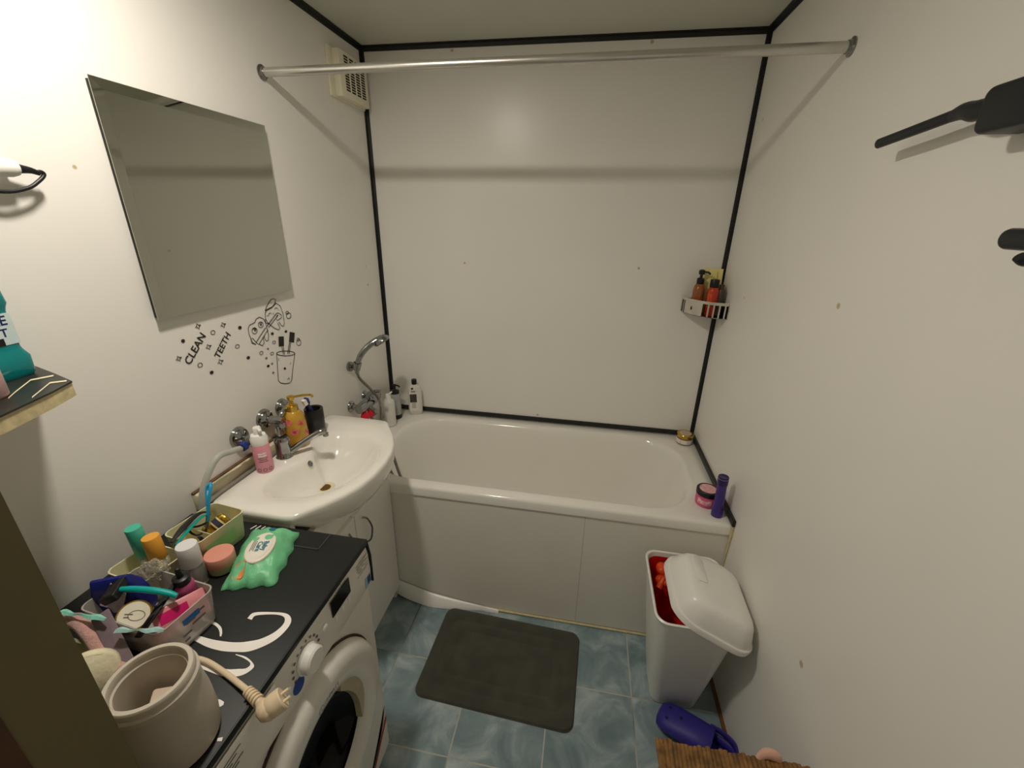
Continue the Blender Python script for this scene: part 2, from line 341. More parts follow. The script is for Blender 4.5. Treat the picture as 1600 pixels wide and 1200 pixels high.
# black edging along the corners: a slanted strip with two legs
def corner_strip(p0, p1, n1, n2, s=.016):
    p0, p1, n1, n2 = Vector(p0), Vector(p1), Vector(n1), Vector(n2)
    prof = [p for p in ((0, 0), (s, 0), (s, .003), (.004, s * .28 + .002), (s * .28 + .002, .004), (.003, s), (0, s))]
    prof = [(0, 0), (s, 0), (s, .0025), (.0045, .0045), (.0025, s), (0, s)]
    return loft([[p + n1 * a + n2 * b for a, b in prof] for p in (p0, p1)])
X, Y, Z = Vector((1, 0, 0)), Vector((0, 1, 0)), Vector((0, 0, 1))
struct('trim_2', corner_strip((0, 0, RIM), (0, 0, H), X, -Y), M_trim)
struct('trim_3', corner_strip((W, 0, RIM), (W, 0, H), -X, -Y), M_trim)
struct('trim_4', corner_strip((0, 0, H), (W, 0, H), -Y, -Z, .018), M_trim)
struct('trim_5', corner_strip((0, FY, H), (0, 0, H), X, -Z, .018), M_trim)
struct('trim_6', corner_strip((W, FY, H), (W, 0, H), -X, -Z, .018), M_trim)
struct('trim_7', box(.0, W, -.008, 0, RIM + .002, RIM + .026, .002), M_trim)
struct('trim_8', box(W - .012, W, -.70, -.008, RIM + .001, RIM + .026, .003), M_trim)
struct('baseboard_right', box(W - .010, W, FY, -.70, 0, .012), mat('brown floor edging', (120, 82, 44), .6, var=.2))
struct('trim_9', tube([(W - .006, -.692, RIM - .005), (W - .005, -.694, .57), (W - .004, -.690, .45), (W - .003, -.690, .2), (W - .003, -.690, .01)], [.007, .005, .002, .002, .002], 8), M_seal)
# ------------------------------------------------------------------ bathtub
bt = thing('bathtub', 'long white enamelled bathtub along the back wall', 'bathtub', (.81, -.345, 0))
n = 8
ocx, ocy, ohx, ohy = .8115, -.3475, .8085, .3445
icx, icy, ihx, ihy = .838, -.352, .682, .284
def bl(cx, cy, hx, hy, r, z): return rr(cx, cy, hx, hy, r, z, n)
loops = [bl(ocx, ocy, ohx - .012, ohy - .012, .012, .566), bl(ocx, ocy, ohx, ohy, .014, .568), bl(ocx, ocy, ohx, ohy, .014, .598),
         bl(ocx, ocy, ohx - .003, ohy - .003, .014, .607), bl(ocx, ocy, ohx - .010, ohy - .010, .016, RIM),
         bl(icx, icy, ihx + .012, ihy + .012, .20, RIM), bl(icx, icy, ihx + .003, ihy + .003, .20, RIM - .002), bl(icx, icy, ihx - .006, ihy - .006, .195, RIM - .010),
         bl(icx, icy, ihx - .016, ihy - .014, .19, RIM - .035), bl(icx - .006, icy, ihx - .04, ihy - .03, .18, .48), bl(icx - .02, icy, ihx - .075, ihy - .05, .165, .36),
         bl(icx - .03, icy, ihx - .105, ihy - .068, .15, .27), bl(icx - .035, icy, ihx - .13, ihy - .09, .14, .23), bl(icx - .04, icy, ihx - .17, ihy - .13, .11, .208),
         bl(icx - .05, icy, ihx - .26, ihy - .20, .07, .20)]
put('tub', loft(loops, cap0=False, cap1=True), M_enamel, bt, 60, True)
put('drain', T(lathe([(.028, 0), (.03, .002), (.024, .003), (.018, .001)]), (.36, -.35, .2005)), M_chrome, bt, 35, True, 'round chrome drain')

bp_ = put('front_panel', box(.06, W - .001, -.686, -.676, .012, .564, .001), M_panel, bt, 0, True)
put('seam', box(1.095, 1.0965, -.6866, -.6855, .014, .562), mat('board seam', (186, 180, 164), .6), bp_, 0, True)
# bottom strip that has come loose and curls out at its left end
sec = []
for i in range(26):
    u = i / 25; x = .292 + u * .47
    h = .060 * (1 - u) ** 1.3 + .012; out = .036 * (math.sin(PI * min(1, u * 1.12 + .03)) ** .8 if u < .85 else .3) * (1 - u * .6) + .004
    z0 = .022 * max(0, 1 - u * 3) + .001
    y = -.690
    sec.append([(x, y - .002, z0 + h), (x, y - out * .35 - .003, z0 + h * .72), (x, y - out * .85 - .003, z0 + h * .35), (x, y - out - .003, z0),
                (x, y - out, z0), (x, y - out * .80, z0 + h * .38), (x, y - out * .30, z0 + h * .74), (x, y, z0 + h)])
put('skirting_strip', loft(sec), M_white, bp_, 50, True, 'loose curling white strip')
put('sealant_bead', tube([(.70, -.690, .010), (.95, -.6885, .006), (1.3, -.6885, .006), (W - .02, -.6885, .006)], .005, 6, 4), M_seal, bp_, 50, True)

# ------------------------------------------------------------------ washbasin and its cabinet
ST = .875
sk = thing('washbasin', 'wide white ceramic washbasin with a bowed front on a white cabinet', 'sink', (.2, -.95, ST))
outl = [(.052, -1.242), (.18, -1.244), (.285, -1.246), (.312, -1.243), (.322, -1.228), (.334, -1.210), (.360, -1.178), (.393, -1.128), (.417, -1.075), (.430, -1.01), (.432, -.94),
        (.424, -.875), (.405, -.815), (.376, -.760), (.345, -.715), (.322, -.685), (.312, -.664), (.295, -.652), (.18, -.648), (.052, -.648)]
bowl = [(.175, -1.165), (.235, -1.163), (.30, -1.135), (.352, -1.08), (.380, -1.01), (.387, -.94), (.378, -.87), (.345, -.805), (.29, -.770), (.225, -.757), (.165, -.768), (.130, -.805),
        (.122, -.85), (.140, -.893), (.158, -.928), (.160, -.955), (.158, -.985), (.140, -1.022), (.122, -1.065), (.130, -1.12)]
cc = Vector((.25, -.955))
NA = 120
def radial(poly, a):
    d = Vector((math.cos(a), math.sin(a))); best = 0
    m = len(poly)
    for i in range(m):
        p = Vector(poly[i]) - cc; q = Vector(poly[(i + 1) % m]) - cc; e = q - p
        den = d.x * e.y - d.y * e.x
        if abs(den) < 1e-12: continue
        t = (p.x * e.y - p.y * e.x) / den; s = (p.x * d.y - p.y * d.x) / den
        if t > 0 and -1e-9 <= s <= 1 + 1e-9: best = max(best, t)
    return best
sm_outl = outl
def closed_smooth(poly, n=5):
    m = len(poly); P = [Vector((*poly[i % m], 0)) for i in range(-2, m + 3)]
    return [(v.x, v.y) for v in catmull(P, n)[2 * n:-2 * n - 1]]
bowl_s = closed_smooth(bowl)
RO = [radial(outl, 2 * PI * i / NA) for i in range(NA)]
RO = [(RO[i - 1] + 4 * RO[i] + RO[(i + 1) % NA]) / 6 for i in range(NA)]
RB = [radial(bowl_s, 2 * PI * i / NA) for i in range(NA)]
def pt(r, i, z): a = 2 * PI * i / NA; return (cc.x + r * math.cos(a), cc.y + r * math.sin(a), z)
dc = Vector((.215, -.965))       # drain position
def bowlring(t, z):
    k = (1 - t) ** .8
    return [((cc.x + RB[i] * t * math.cos(2 * PI * i / NA)) * (1 - k) + (dc.x + .012 * math.cos(2 * PI * i / NA)) * k,
             (cc.y + RB[i] * t * math.sin(2 * PI * i / NA)) * (1 - k) + (dc.y + .012 * math.sin(2 * PI * i / NA)) * k, z) for i in range(NA)]
def apron(i):
    x = cc.x + RO[i] * math.cos(2 * PI * i / NA)
    u = min(1, max(0, (x - .30) / .11)); return .034 + .032 * u * u * (3 - 2 * u)
loops = []
loops.append([pt(RO[i] * .35, i, ST - .165) for i in range(NA)])
loops.append([pt(RO[i] * .60, i, ST - .135) for i in range(NA)])
loops.append([pt(RO[i] * .86, i, ST - apron(i) - .030) for i in range(NA)])
loops.append([pt(RO[i] * .965, i, ST - apron(i)) for i in range(NA)])
loops.append([pt(RO[i] - .003, i, ST - apron(i) * .75) for i in range(NA)])
loops.append([pt(RO[i], i, ST - .012) for i in range(NA)])
loops.append([pt(RO[i] - .002, i, ST - .004) for i in range(NA)])
loops.append([pt(RO[i] - .008, i, ST) for i in range(NA)])
loops.append([pt(RB[i] + (RO[i] - RB[i]) * .45, i, ST - .003) for i in range(NA)])
loops.append([pt(RB[i] + .008, i, ST - .005) for i in range(NA)])
for t, dz in ((.995, .010), (.965, .026), (.92, .050), (.86, .072), (.76, .090), (.62, .101), (.45, .107), (.28, .111), (.12, .115)):
    loops.append(bowlring(t, ST - dz))
put('basin', loft(loops, cap0=True, cap1=True), M_ceramic, sk, 70, True)
put('drain', T(lathe([(.018, 0), (.031, .000), (.0325, .004), (.029, .0065), (.021, .005), (.018, .003)], 32), (dc.x, dc.y, ST - .114)), M_cream, sk, 35, True, 'round cream drain ring')
put('strainer', T(join(lathe([(.018, 0), (.018, .003), (.001, .004)], 24), *[T(disc(.008 * math.cos(k), .008 * math.sin(k), .002, .002, 8), (0, 0, .0042)) for k in range(6)]), (dc.x, dc.y, ST - .1125)), mat('brass strainer', (150, 112, 60), .35, .8), sk, 35, True, 'brassy drain strainer')
ov = aim(lathe([(.004, .0), (.008, .001), (.0105, .004), (.0085, .005), (.007, .003)], 24), (.88, -.05, .42), (.1655, -.957, ST - .030))
put('overflow', ov, M_chrome, sk, 35, True, 'small chrome overflow ring')

cb = thing('vanity_cabinet', 'white two-door cabinet under the washbasin', 'cabinet', (.15, -.95, 0))
put('carcass', join(box(.012, .288, -1.228, -1.212, .0, .835), box(.012, .288, -.706, -.692, .0, .835), box(.012, .288, -1.212, -.706, .06, .078), box(.27, .288, -1.212, -.706, .64, .745), box(.25, .262, -1.212, -.706, 0, .06)), M_whitem, cb, 0, True)
for y0, y1, hs in ((-1.228, -.962, 1), (-.958, -.692, -1)):
    dr = put('door', box(.288, .304, y0, y1, .065, .652, .002), M_whitem, cb, 0, True)
    yh = (y1 - .04) if hs == 1 else (y0 + .045)
    hb = tube([(.304, yh, .615), (.318, yh + .008 * -hs, .605), (.325, yh + .018 * -hs, .57), (.325, yh + .020 * -hs, .545), (.320, yh + .012 * -hs, .51), (.304, yh, .50)], .0035, 8, 6)
    put('handle', hb, M_chromed, dr, 40, True, 'thin curved metal handle')

# ledge between wall and basin
lg = thing('wall_ledge', 'narrow cream ledge between the left wall and the back of the washbasin', 'ledge', (.02, -.95, .84))
put('strip', box(0, .026, -1.232, -.655, .842, .893, .004), M_cream, lg, 30, True)
put('sealant_line', box(0, .010, -1.232, -.655, .892, .899, .002), mat('brown old sealant', (104, 78, 58), .7, var=.3), lg, 30, True, 'brown line of old sealant')
tag(put('supply_pipe', tube([(.038, -1.225, .868), (.037, -1.1, .866), (.037, -.94, .866)], .008, 10, 3), mat('grey pipe', (150, 146, 136), .35, .4), None), 'grey pipe lying behind the washbasin along the ledge', 'pipe')

# ------------------------------------------------------------------ washing machine
DY, DZ, DR = -1.535, .485, .228
wm = thing('washing_machine', 'white front-loading washing machine with a round door and dark top cover', 'washing machine', (.3, -1.555, 0))
M_wm = mat('washer enamel', (225, 222, 214), .3, var=.01)
wy0, wy1, wt = -1.857, -1.258, .846
put('body', box(.07, .442, wy0, wy1, .012, wt - .002, .004), M_wm, wm, 30, True)
# front plate with a round hole, bowed outwards near the top
def ray_rect(a, y0, y1, z0, z1):
    c, s = math.cos(a), math.sin(a); t = 9
    if c > 1e-9: t = min(t, (y1 - DY) / c)
    if c < -1e-9: t = min(t, (y0 - DY) / c)
    if s > 1e-9: t = min(t, (z1 - DZ) / s)
    if s < -1e-9: t = min(t, (z0 - DZ) / s)
    return DY + t * c, DZ + t * s
NF = 96
angs = sorted([2 * PI * i / NF for i in range(NF)] + [math.atan2(z - DZ, y - DY) % (2 * PI) for y in (wy0, wy1) for z in (.03, .705)])
ring = lambda r, x: [(x, DY + r * math.cos(a), DZ + r * math.sin(a)) for a in angs]
front = loft([[(.440, *ray_rect(a, wy0, wy1, .03, .705)) for a in angs], [(.505, *ray_rect(a, wy0, wy1, .03, .705)) for a in angs], [(.518, *ray_rect(a, wy0 + .004, wy1 - .004, .034, .703)) for a in angs], ring(.185, .522), ring(.18, .50)], False, False)
put('front_plate', front, M_wm, wm, 40, True)
prof = [(.440, .705), (.522, .703), (.528, .715), (.530, .76), (.528, .81), (.522, .842), (.440, .844)]
cp = loft([[(x, y, z) for x, z in prof] for y in (wy0 + .001, wy1 - .001)])
pan = put('control_panel', cp, M_wm, wm, 40, True)
put('drawer', join(box(.5285, .531, wy0 + .012, -1.605, .722, .828, .001)), M_wm, wm, 30, True)
# knob, dots, buttons, display
kn = T(aim(lathe([(.031, 0), (.031, .004), (.028, .006), (.027, .020), (.023, .024), (.001, .0245)], 40), (1, 0, 0)), (.529, -1.523, .781))
put('knob', kn, M_white, pan, 35, True)
dk = mat('printed grey mark', (92, 88, 82), .6, var=0)
dd = []
for k in range(15):
    a = R(-60 + k * 20)
    if 200 < (-60 + k * 20) % 360 < 250: continue
    y, z = -1.523 + .041 * math.cos(a), .781 + .041 * math.sin(a)
    dd.append(T(disc(0, 0, .0032, .0032, 10), (.5306, y, z), (0, PI / 2, 0)))
for y, z in ((-1.37, .836), (-1.385, .836), (-1.40, .836), (-1.415, .836), (-1.43, .836), (-1.345, .836)):
    dd.append(T(disc(0, 0, .0022, .0022, 8), (.5285, y, z), (0, PI / 2 - .25, 0)))
for k in range(6):
    dd.append(T(box(-.0003, .0003, -.028 + (k % 2) * .006, .028 - (k % 3) * .01, -.0007, .0007), (.5318, -1.72, .812 - k * .007)))
put('printed_marks', join(*dd), dk, pan, 0, True)
put('display', box(.529, .5312, -1.428, -1.353, .780, .824, .0008), M_gloss, pan, 0, True, 'black display window')
for y in (-1.365, -1.392, -1.419):
    put('button', T(aim(rrbox(0, 0, .0035, .009, .003, 0, .004, .001), (1, 0, 0)), (.529, y, .766)), M_white, pan, 40, True)
for y, z in ((-1.459, .789), (-1.585, .775)):
    put('button', T(aim(lathe([(.0085, 0), (.0085, .004), (.006, .006), (.001, .006)], 20), (1, 0, 0)), (.529, y, z)), M_white, pan, 40, True, 'round push button')
em = join(*[T(box(-.0006, .0012, -w / 2, w / 2, -.0011, .0011), (.5295, -1.292 + dy, .80 + dz)) for w, dy, dz in ((.05, 0, .016), (.016, -.016, .008), (.016, .002, .008), (.016, -.016, 0), (.010, .004, 0), (.014, .018, .004), (.014, .018, -.008), (.05, 0, -.016), (.016, -.01, -.008))])
put('embossed_marks', em, mat('pale grey emboss', (196, 192, 184), .35, var=0), pan, 0, True)
st = put('energy_sticker', box(.5290, .5303, -1.290, -1.262, .722, .752, .0002), mat('pale blue sticker', (150, 176, 200), .4, var=.05), pan, 0, True, 'small blue and white sticker')
put('sticker_print', box(.5303, .5306, -1.279, -1.264, .726, .748), mat('navy print', (44, 62, 110), .5), st, 0, True)
put('round_sticker', T(aim(lathe([(.0165, 0), (.0165, .0006), (.001, .0007)], 28), (1, 0, 0)), (.5304, -1.556, .749)), mat('blue sticker', (24, 66, 150), .4, var=.03), pan, 35, True, 'round blue sticker')
# red and black flash low on the front
put('corner_flash', join(T(prism([(-1.262, .215), (-1.30, .10), (-1.38, .07), (-1.325, .15)], 0, .0006), (.5205, 0, 0), (0, 0, 0)) if False else
    loft([[(.5195, -1.264, .215), (.5195, -1.285, .165), (.5195, -1.40, .055), (.5195, -1.33, .10)], [(.5202, -1.264, .215), (.5202, -1.285, .165), (.5202, -1.40, .055), (.5202, -1.33, .10)]])), mat('black print', (40, 38, 44), .5), wm, 0, True, 'dark printed flash')
put('corner_flash', loft([[(.5195, -1.263, .17), (.5195, -1.265, .150), (.5195, -1.40, .025), (.5195, -1.385, .048)], [(.5202, -1.263, .17), (.5202, -1.265, .150), (.5202, -1.40, .025), (.5202, -1.385, .048)]]), mat('red print', (190, 40, 30), .5), wm, 0, True, 'red printed flash')
# door
dmat = mat('washer door white', (222, 219, 212), .22, var=.01)
door = put('door', T(aim(lathe([(.231, -.003), (.231, .006), (.226, .020), (.216, .029), (.198, .034), (.172, .033), (.152, .026), (.145, .016), (.142, .0), (.142, -.012)], 72, False, False), (1, 0, 0)), (.524, DY, DZ)), dmat, wm, 40, True)
put('door_shadow_line', T(aim(lathe([(.237, -.002), (.237, .001), (.229, .001), (.229, -.002)], 72, False, False), (1, 0, 0)), (.5225, DY, DZ)), mat('painted shadow line', (60, 48, 40), .7), wm, 0, True)  # thin dark ring painted in as the shadow line round the door
put('glass', T(aim(lathe([(.145, .012), (.140, .010), (.130, -.004), (.11, -.03), (.07, -.052), (.001, -.06)], 64, False, True), (1, 0, 0)), (.524, DY, DZ)), mat('dark door glass', (8, 8, 9), .08, var=0, ior=1.25), door, 40, True)
hd = []
for i in range(13):
    a = R(-28 + i * 7.5); w = .030 * math.sin(PI * (i + .5) / 13) ** .5
    hd.append([(.551 - .004, DY + (.150) * math.cos(a), DZ + (.150) * math.sin(a)), (.551, DY + (.148 - w) * math.cos(a), DZ + (.148 - w) * math.sin(a)),
               (.536, DY + (.145 - w) * math.cos(a), DZ + (.145 - w) * math.sin(a)), (.534, DY + .150 * math.cos(a), DZ + .150 * math.sin(a))])
put('handle', loft(hd), mat('beige handle recess', (176, 166, 140), .4), door, 50, True, 'beige door handle')
def on_door(bm, ang, rad, x=.5595, tilt=0):
    # letters follow the ring, upright towards its centre line
    a = R(ang); T(bm, (0, 0, 0), (PI / 2, 0, PI / 2)); 
    bmesh.ops.transform(bm, matrix=Matrix.Translation((x, DY + rad * math.cos(a), DZ + rad * math.sin(a))) @ Matrix.Rotation(R(ang - 90), 4, 'X'), verts=bm.verts)
    return bm
lb = []
for k, ch in enumerate('indesit'):
    lb.append(on_door(text_bm(ch, .014, .0002), 88.3 - k * 2.5, .178, .5578))
lb.append(on_door(disc(0, 0, .009, .009, 24, .0014), 92.5, .176, .558)); lb.append(on_door(text_bm("i", .012, .0002), 92.5, .176, .558))
put('lettering', join(*lb), mat('grey lettering', (120, 116, 110), .5, var=0), door, 0, True, 'grey maker lettering on door ring')
# top cover: dark vinyl sheet with white flourishes
cvm = mat('dark green-black vinyl', (17, 22, 22), .5, var=.1, scale=18, bump=.15, bscale=25)
cv = put('top_cover', join(box(.012, .527, wy0 - .002, wy1 + .004, wt - .003, wt + .005, .002), box(.519, .529, wy0 - .002, wy1 + .004, wt - .012, wt + .004, .002)), cvm, wm, 30, True, 'dark vinyl top cover')
put('cover_flap', loft([[(.528, wy1 + .0005, wt + .003), (.500, wy1 + .0005, wt + .003), (.500, wy1 + .004, wt + .004), (.528, wy1 + .004, wt + .004)],
                        [(.534, wy1 + .001, .80), (.505, wy1 + .001, .80), (.505, wy1 + .005, .80), (.534, wy1 + .005, .80)],
                        [(.533, wy1 + .001, .715), (.523, wy1 + .001, .715), (.523, wy1 + .004, .715), (.533, wy1 + .004, .715)]]), cvm, cv, 30, True)
put('cover_fold', join(box(.27, .43, wy1 - .055, wy1 - .052, wt + .005, wt + .0062), box(.428, .431, wy1 - .055, wy1 + .002, wt + .005, wt + .0062)), mat('vinyl fold', (58, 62, 60), .35), cv, 0, True)
put('flourish', join(*[loft([[(q.x, q.y, wt + .0056) for q in catmull([(x, y, 0) for x, y in u], 5)], [(q.x, q.y, wt + .0056) for q in catmull([(x, y, 0) for x, y in l], 5)]], False, False, False) for u, l in SWIRLS]), mat('white print on vinyl', (242, 238, 232), .5, var=.02), cv, 0, True, 'white swirling print')

# ------------------------------------------------------------------ mirror
mr = thing('mirror', 'square frameless mirror hanging on the left wall above the sticker', 'mirror', (0, -.95, 1.63))
mir = mat('mirror silver', (198, 201, 190), .03, 1.0, var=0)
y0, y1, z0, z1 = -1.196, -.700, 1.375, 1.873
cxm, czm = (y0 + y1) / 2, (z0 + z1) / 2; hy, hz = (y1 - y0) / 2, (z1 - z0) / 2
def ml(h, k, x, tl=0): return [(x + tl * -(sy), cxm + sy * (h - 0), czm + sz * (k - 0)) for sy, sz in ((1, 1), (-1, 1), (-1, -1), (1, -1))]
g = loft([ml(hy, hz, .0135), ml(hy, hz, .0150), ml(hy - .022, hz - .022, .0170)], False, True)
put('glass', g, mir, mr, 0, True)
put('backing', box(.001, .0135, y0 + .005, y1 - .005, z0 + .005, z1 - .005), mat('dark mirror backing', (46, 50, 44), .6), mr, 0, True, 'dark backing board')

# ------------------------------------------------------------------ curtain rod
rd = thing('curtain_rod', 'bare aluminium shower curtain rod spanning the bath from wall to wall', 'curtain rod', (.81, -.654, 2.024))
put('tube', tube([(.004, -.652, 2.022), (.5, -.654, 2.024), (1.1, -.655, 2.026), (W - .004, -.656, 2.028)], .0125, 20, 3), mat('brushed aluminium', (206, 204, 198), .30, .9, var=.06, scale=10), rd, 60, True)
for x, y, z, d in ((.0, -.652, 2.022, 1), (W, -.656, 2.028, -1)):
    put('end_socket', T(aim(lathe([(.021, 0), (.021, .003), (.0155, .006), (.0145, .012)], 24), (d, 0, 0)), (x, y, z)), M_chromed if d > 0 else M_chromed, rd, 35, True)

# ------------------------------------------------------------------ extractor vent
M_vent = mat('aged cream vent', (234, 230, 208), .45, var=.03)
vt = thing('air_vent', 'small cream plastic vent grille in the corner of the left wall', 'vent', (0, -.16, 2.13))
put('frame', box(0, .010, -.282, -.022, 2.048, 2.212, .003), M_vent, vt, 30, True)
vh = put('housing', box(.010, .040, -.256, -.040, 2.052, 2.208, .004), M_vent, vt, 30, True)
hs = []
for c in range(4):
    for r_ in range(13):
        yy = -.222 + c * .042; zz = 2.078 + r_ * .0092
        hs.append(box(.0385, .0404, yy, yy + .030, zz, zz + .0062))
put('slots', join(*hs), mat('dark vent holes', (40, 34, 28), .8), vh, 0, True, 'rows of dark slots')

# ------------------------------------------------------------------ black hooks on the right wall
M_hook = mat('black wall hook', (27, 30, 33), .45, var=.06)
hk = thing('towel_bar', 'black swing-arm towel bar on the right wall', 'towel bar', (W, -1.29, 1.77))
put('arm', tube([(1.572, -.984, 1.772), (1.574, -1.08, 1.779), (1.577, -1.165, 1.786)], .0072, 12, 4, 1.25), M_hook, hk, 50, True)
put('knuckle', tube([(1.577, -1.155, 1.785), (1.576, -1.180, 1.787), (1.575, -1.205, 1.782), (1.575, -1.25, 1.782)], [.0075, .010, .012, .012], 12, 4, 1.2), M_hook, hk, 50, True)
put('wall_plate', T(rrbox(0, 0, .030, .055, .012, 0, .058, .006), (W, -1.282, 1.776), (0, -PI / 2, 0)), M_hook, hk, 40, True)
hk2 = thing('wall_hook', 'black hook rail with a rounded end at the right edge, below the swing-arm bar', 'hook', (W, -1.42, 1.605))
put('rail', T(rrbox(0, 0, .0135, .10, .0125, 0, .050, .006), (W, -1.430, 1.608), (0, -PI / 2, 0)), M_hook, hk2, 40, True)
put('peg', tube([(1.585, -1.385, 1.60), (1.578, -1.385, 1.588), (1.570, -1.385, 1.583), (1.562, -1.385, 1.588)], .007, 12, 4), M_hook, hk2, 50, True)

# ------------------------------------------------------------------ bath mat
bm_ = thing('bath_mat', 'dark grey rectangular bath mat lying on the tiles before the bathtub', 'bath mat', (.822, -.915, .0005), (0, 0, R(-2.2)))
mm = mat('dark grey plush', (70, 70, 60), .95, var=.22, scale=14, bump=.6, bscale=900, sheen=.25)
hx, hy = .287, .187
mk = []
for inset, z in ((-.004, .0), (0, .004), (.0, .010), (.006, .013), (.040, .013), (.045, .0100), (.052, .0100), (.057, .013), (.085, .013), (.090, .0100), (.097, .0100), (.102, .0128)):
    mk.append(rr(0, 0, hx - inset, hy - inset, max(.035 - inset * .2, .01), z, 6))
tag(bm_, bm_['label'], 'bath mat')
put('pile', loft(mk), mm, bm_, 50)

# ------------------------------------------------------------------ waste bin, its red bag and lid
bn = thing('waste_bin', 'tall tapered white plastic bin standing in the corner by the right wall', 'bin', (1.455, -.9, 0))
def bnl(z, o=0.0, zz=None):
    u = z / .5; x0 = 1.378 + (1.320 - 1.378) * u ** .9; x1 = 1.535 + (1.566 - 1.535) * u; y0 = -.955 + (-1.052 + .955) * u ** .95; y1 = -.80 + (-.745 + .80) * u
    return rr((x0 + x1) / 2, (y0 + y1) / 2, (x1 - x0) / 2 - o, (y1 - y0) / 2 - o, .032 + .006 * u - o * .5, z if zz is None else zz, 6)
lo = [bnl(0, .006, 0), bnl(.006)] + [bnl(z) for z in (.1, .2, .3, .4, .47, .492)] + [bnl(.492, -.004, .493), bnl(.499, -.004, .499), bnl(.5, .0, .502), bnl(.499, .004, .499), bnl(.47, .005), bnl(.25, .006), bnl(.02, .008)]
put('bucket', loft(lo), M_white, bn, 40, True)
bg = thing('bin_bag', 'red plastic bag lining the inside of the white bin', 'bin bag', (1.455, -.9, .03))
redm = mat('red bag film', (206, 26, 14), .35, var=.25, scale=25, bump=.5, bscale=40)
put('liner', loft([bnl(.485, .0085), bnl(.46, .010), bnl(.38, .016), bnl(.30, .022), bnl(.26, .05)], False, True), redm, bg, 60, True)
kn_ = join(ball(.022, (1.375, -.80, .472), (1, 1.2, .8)), ball(.02, (1.385, -.835, .455), (1, 1.3, .8)), ball(.018, (1.37, -.83, .45), (1.1, 1, .9)), tube([(1.36, -.86, .44), (1.375, -.84, .462), (1.395, -.83, .465)], .012, 8))
put('knot', kn_, mat('orange red bag knot', (224, 74, 24), .4, var=.25, scale=40), bg, 60, True, 'bunched orange-red corner of the bag')
LM = Matrix.Translation((1.487, -.935, .486)) @ Euler((R(3), R(21), R(1))).to_matrix().to_4x4()
def LT(bm): bmesh.ops.transform(bm, matrix=LM, verts=bm.verts); return bm
lw, lh = .128, .152
def ll(i, z, r): return [(x, y * (1 - .24 * max(0, min(1, .5 - x / lw * .5))) if y < 0 else y, zz) for x, y, zz in rr(0, 0, lw - i, lh - i, r, z, 7)]
ld = put('lid', LT(loft([ll(.004, -.010, .070), ll(0, -.010, .075), ll(0, .006, .075), ll(.002, .009, .073), ll(.008, .0095, .068), ll(.011, .024, .066), ll(.026, .058, .055), ll(.036, .070, .048), ll(.048, .075, .04), ll(.075, .077, .025)], False, True)), M_white, bn, 50, True, 'domed lid lying askew')
put('grip', LT(T(rrbox(0, 0, .018, .052, .010, 0, .0035, .0015), (-.058, .045, .0765))), M_white, ld, 40, True)

# ------------------------------------------------------------------ clog, hamper
cg = thing('clog', 'violet-blue rubber clog on the floor between bin and wicker hamper', 'shoe', (1.508, -1.062, .0015), (0, 0, R(-27)))
cm = mat('violet rubber', (52, 44, 140), .5, var=.05)
ss = []
for x, w, h0, h1 in ((-.128, .016, .012, .03), (-.122, .038, .004, .048), (-.10, .050, 0, .060), (-.06, .053, 0, .068), (-.01, .051, 0, .076), (.03, .050, 0, .080), (.045, .048, .0, .076)):
    ss.append([(x, w * math.cos(2 * PI * k / 20), h0 + (h1 - h0) * (.5 + .5 * math.sin(2 * PI * k / 20)) ** .8) for k in range(20)])
put('toe_cap', loft(ss), cm, cg, 60)
put('vent_holes', join(*[T(lathe([(.0055, 0), (.0055, .003)], 12), (x, y, z), (0, -.12, 0)) for x, y, z in ((-.095, -.020, .0565), (-.095, .018, .0570), (-.055, 0, .0665), (-.05, .024, .062))]), mat('dark hole', (22, 20, 56), .7), cg, 30)
ss = []
for x, w, h1 in ((-.01, .043, .022), (.04, .037, .022), (.08, .036, .022), (.105, .030, .022), (.118, .014, .02)):
    ss.append([(x, w * math.cos(2 * PI * k / 16), h1 * (.5 + .5 * math.sin(2 * PI * k / 16))) for k in range(16)])
put('sole', loft(ss), cm, cg, 60)
put('heel_wall', tube([(-.005, .042, .035), (.05, .038, .030), (.10, .028, .034), (.116, 0, .038), (.10, -.028, .034), (.05, -.038, .030), (-.005, -.042, .035)], .010, 8, 4, 1.6), cm, cg, 60)
put('strap', tube([(.03, .049, .050), (.07, .046, .056), (.105, .030, .060), (.116, 0, .062), (.105, -.030, .060), (.07, -.046, .056), (.03, -.049, .050)], .006, 8, 4, 2.0), cm, cg, 60)

hp = thing('wicker_hamper', 'brown wicker hamper with a lid in the bottom right corner', 'basket', (1.44, -1.6, 0))
M_wick = mat('brown wicker', (124, 88, 44), .6, var=.5, scale=45, bump=.4, bscale=300)
M_wickd = mat('dark wicker', (92, 66, 36), .7, var=.4, scale=45)
hx0, hx1, hy0, hy1 = 1.292, 1.596, -1.80, -1.372
put('core', box(hx0 + .006, hx1 - .006, hy0 + .006, hy1 - .006, .0, .462), M_wickd, hp, 0, True)
rods = []
x = hx0
while x < hx1:
    rods.append(box(x, x + .006, hy1 - .010, hy1 - .002 + random.uniform(0, .002), .002, .466, .002, 1)); x += .0075
y = hy1 - .008
while y > hy0:
    rods.append(box(hx0 - .002 + random.uniform(0, .002), hx0 + .008, y - .006, y, .002, .466, .002, 1)); y -= .0075
put('weave', join(*rods), M_wick, hp, 30, True)
lid = []
x = hx0 - .012; k = 0
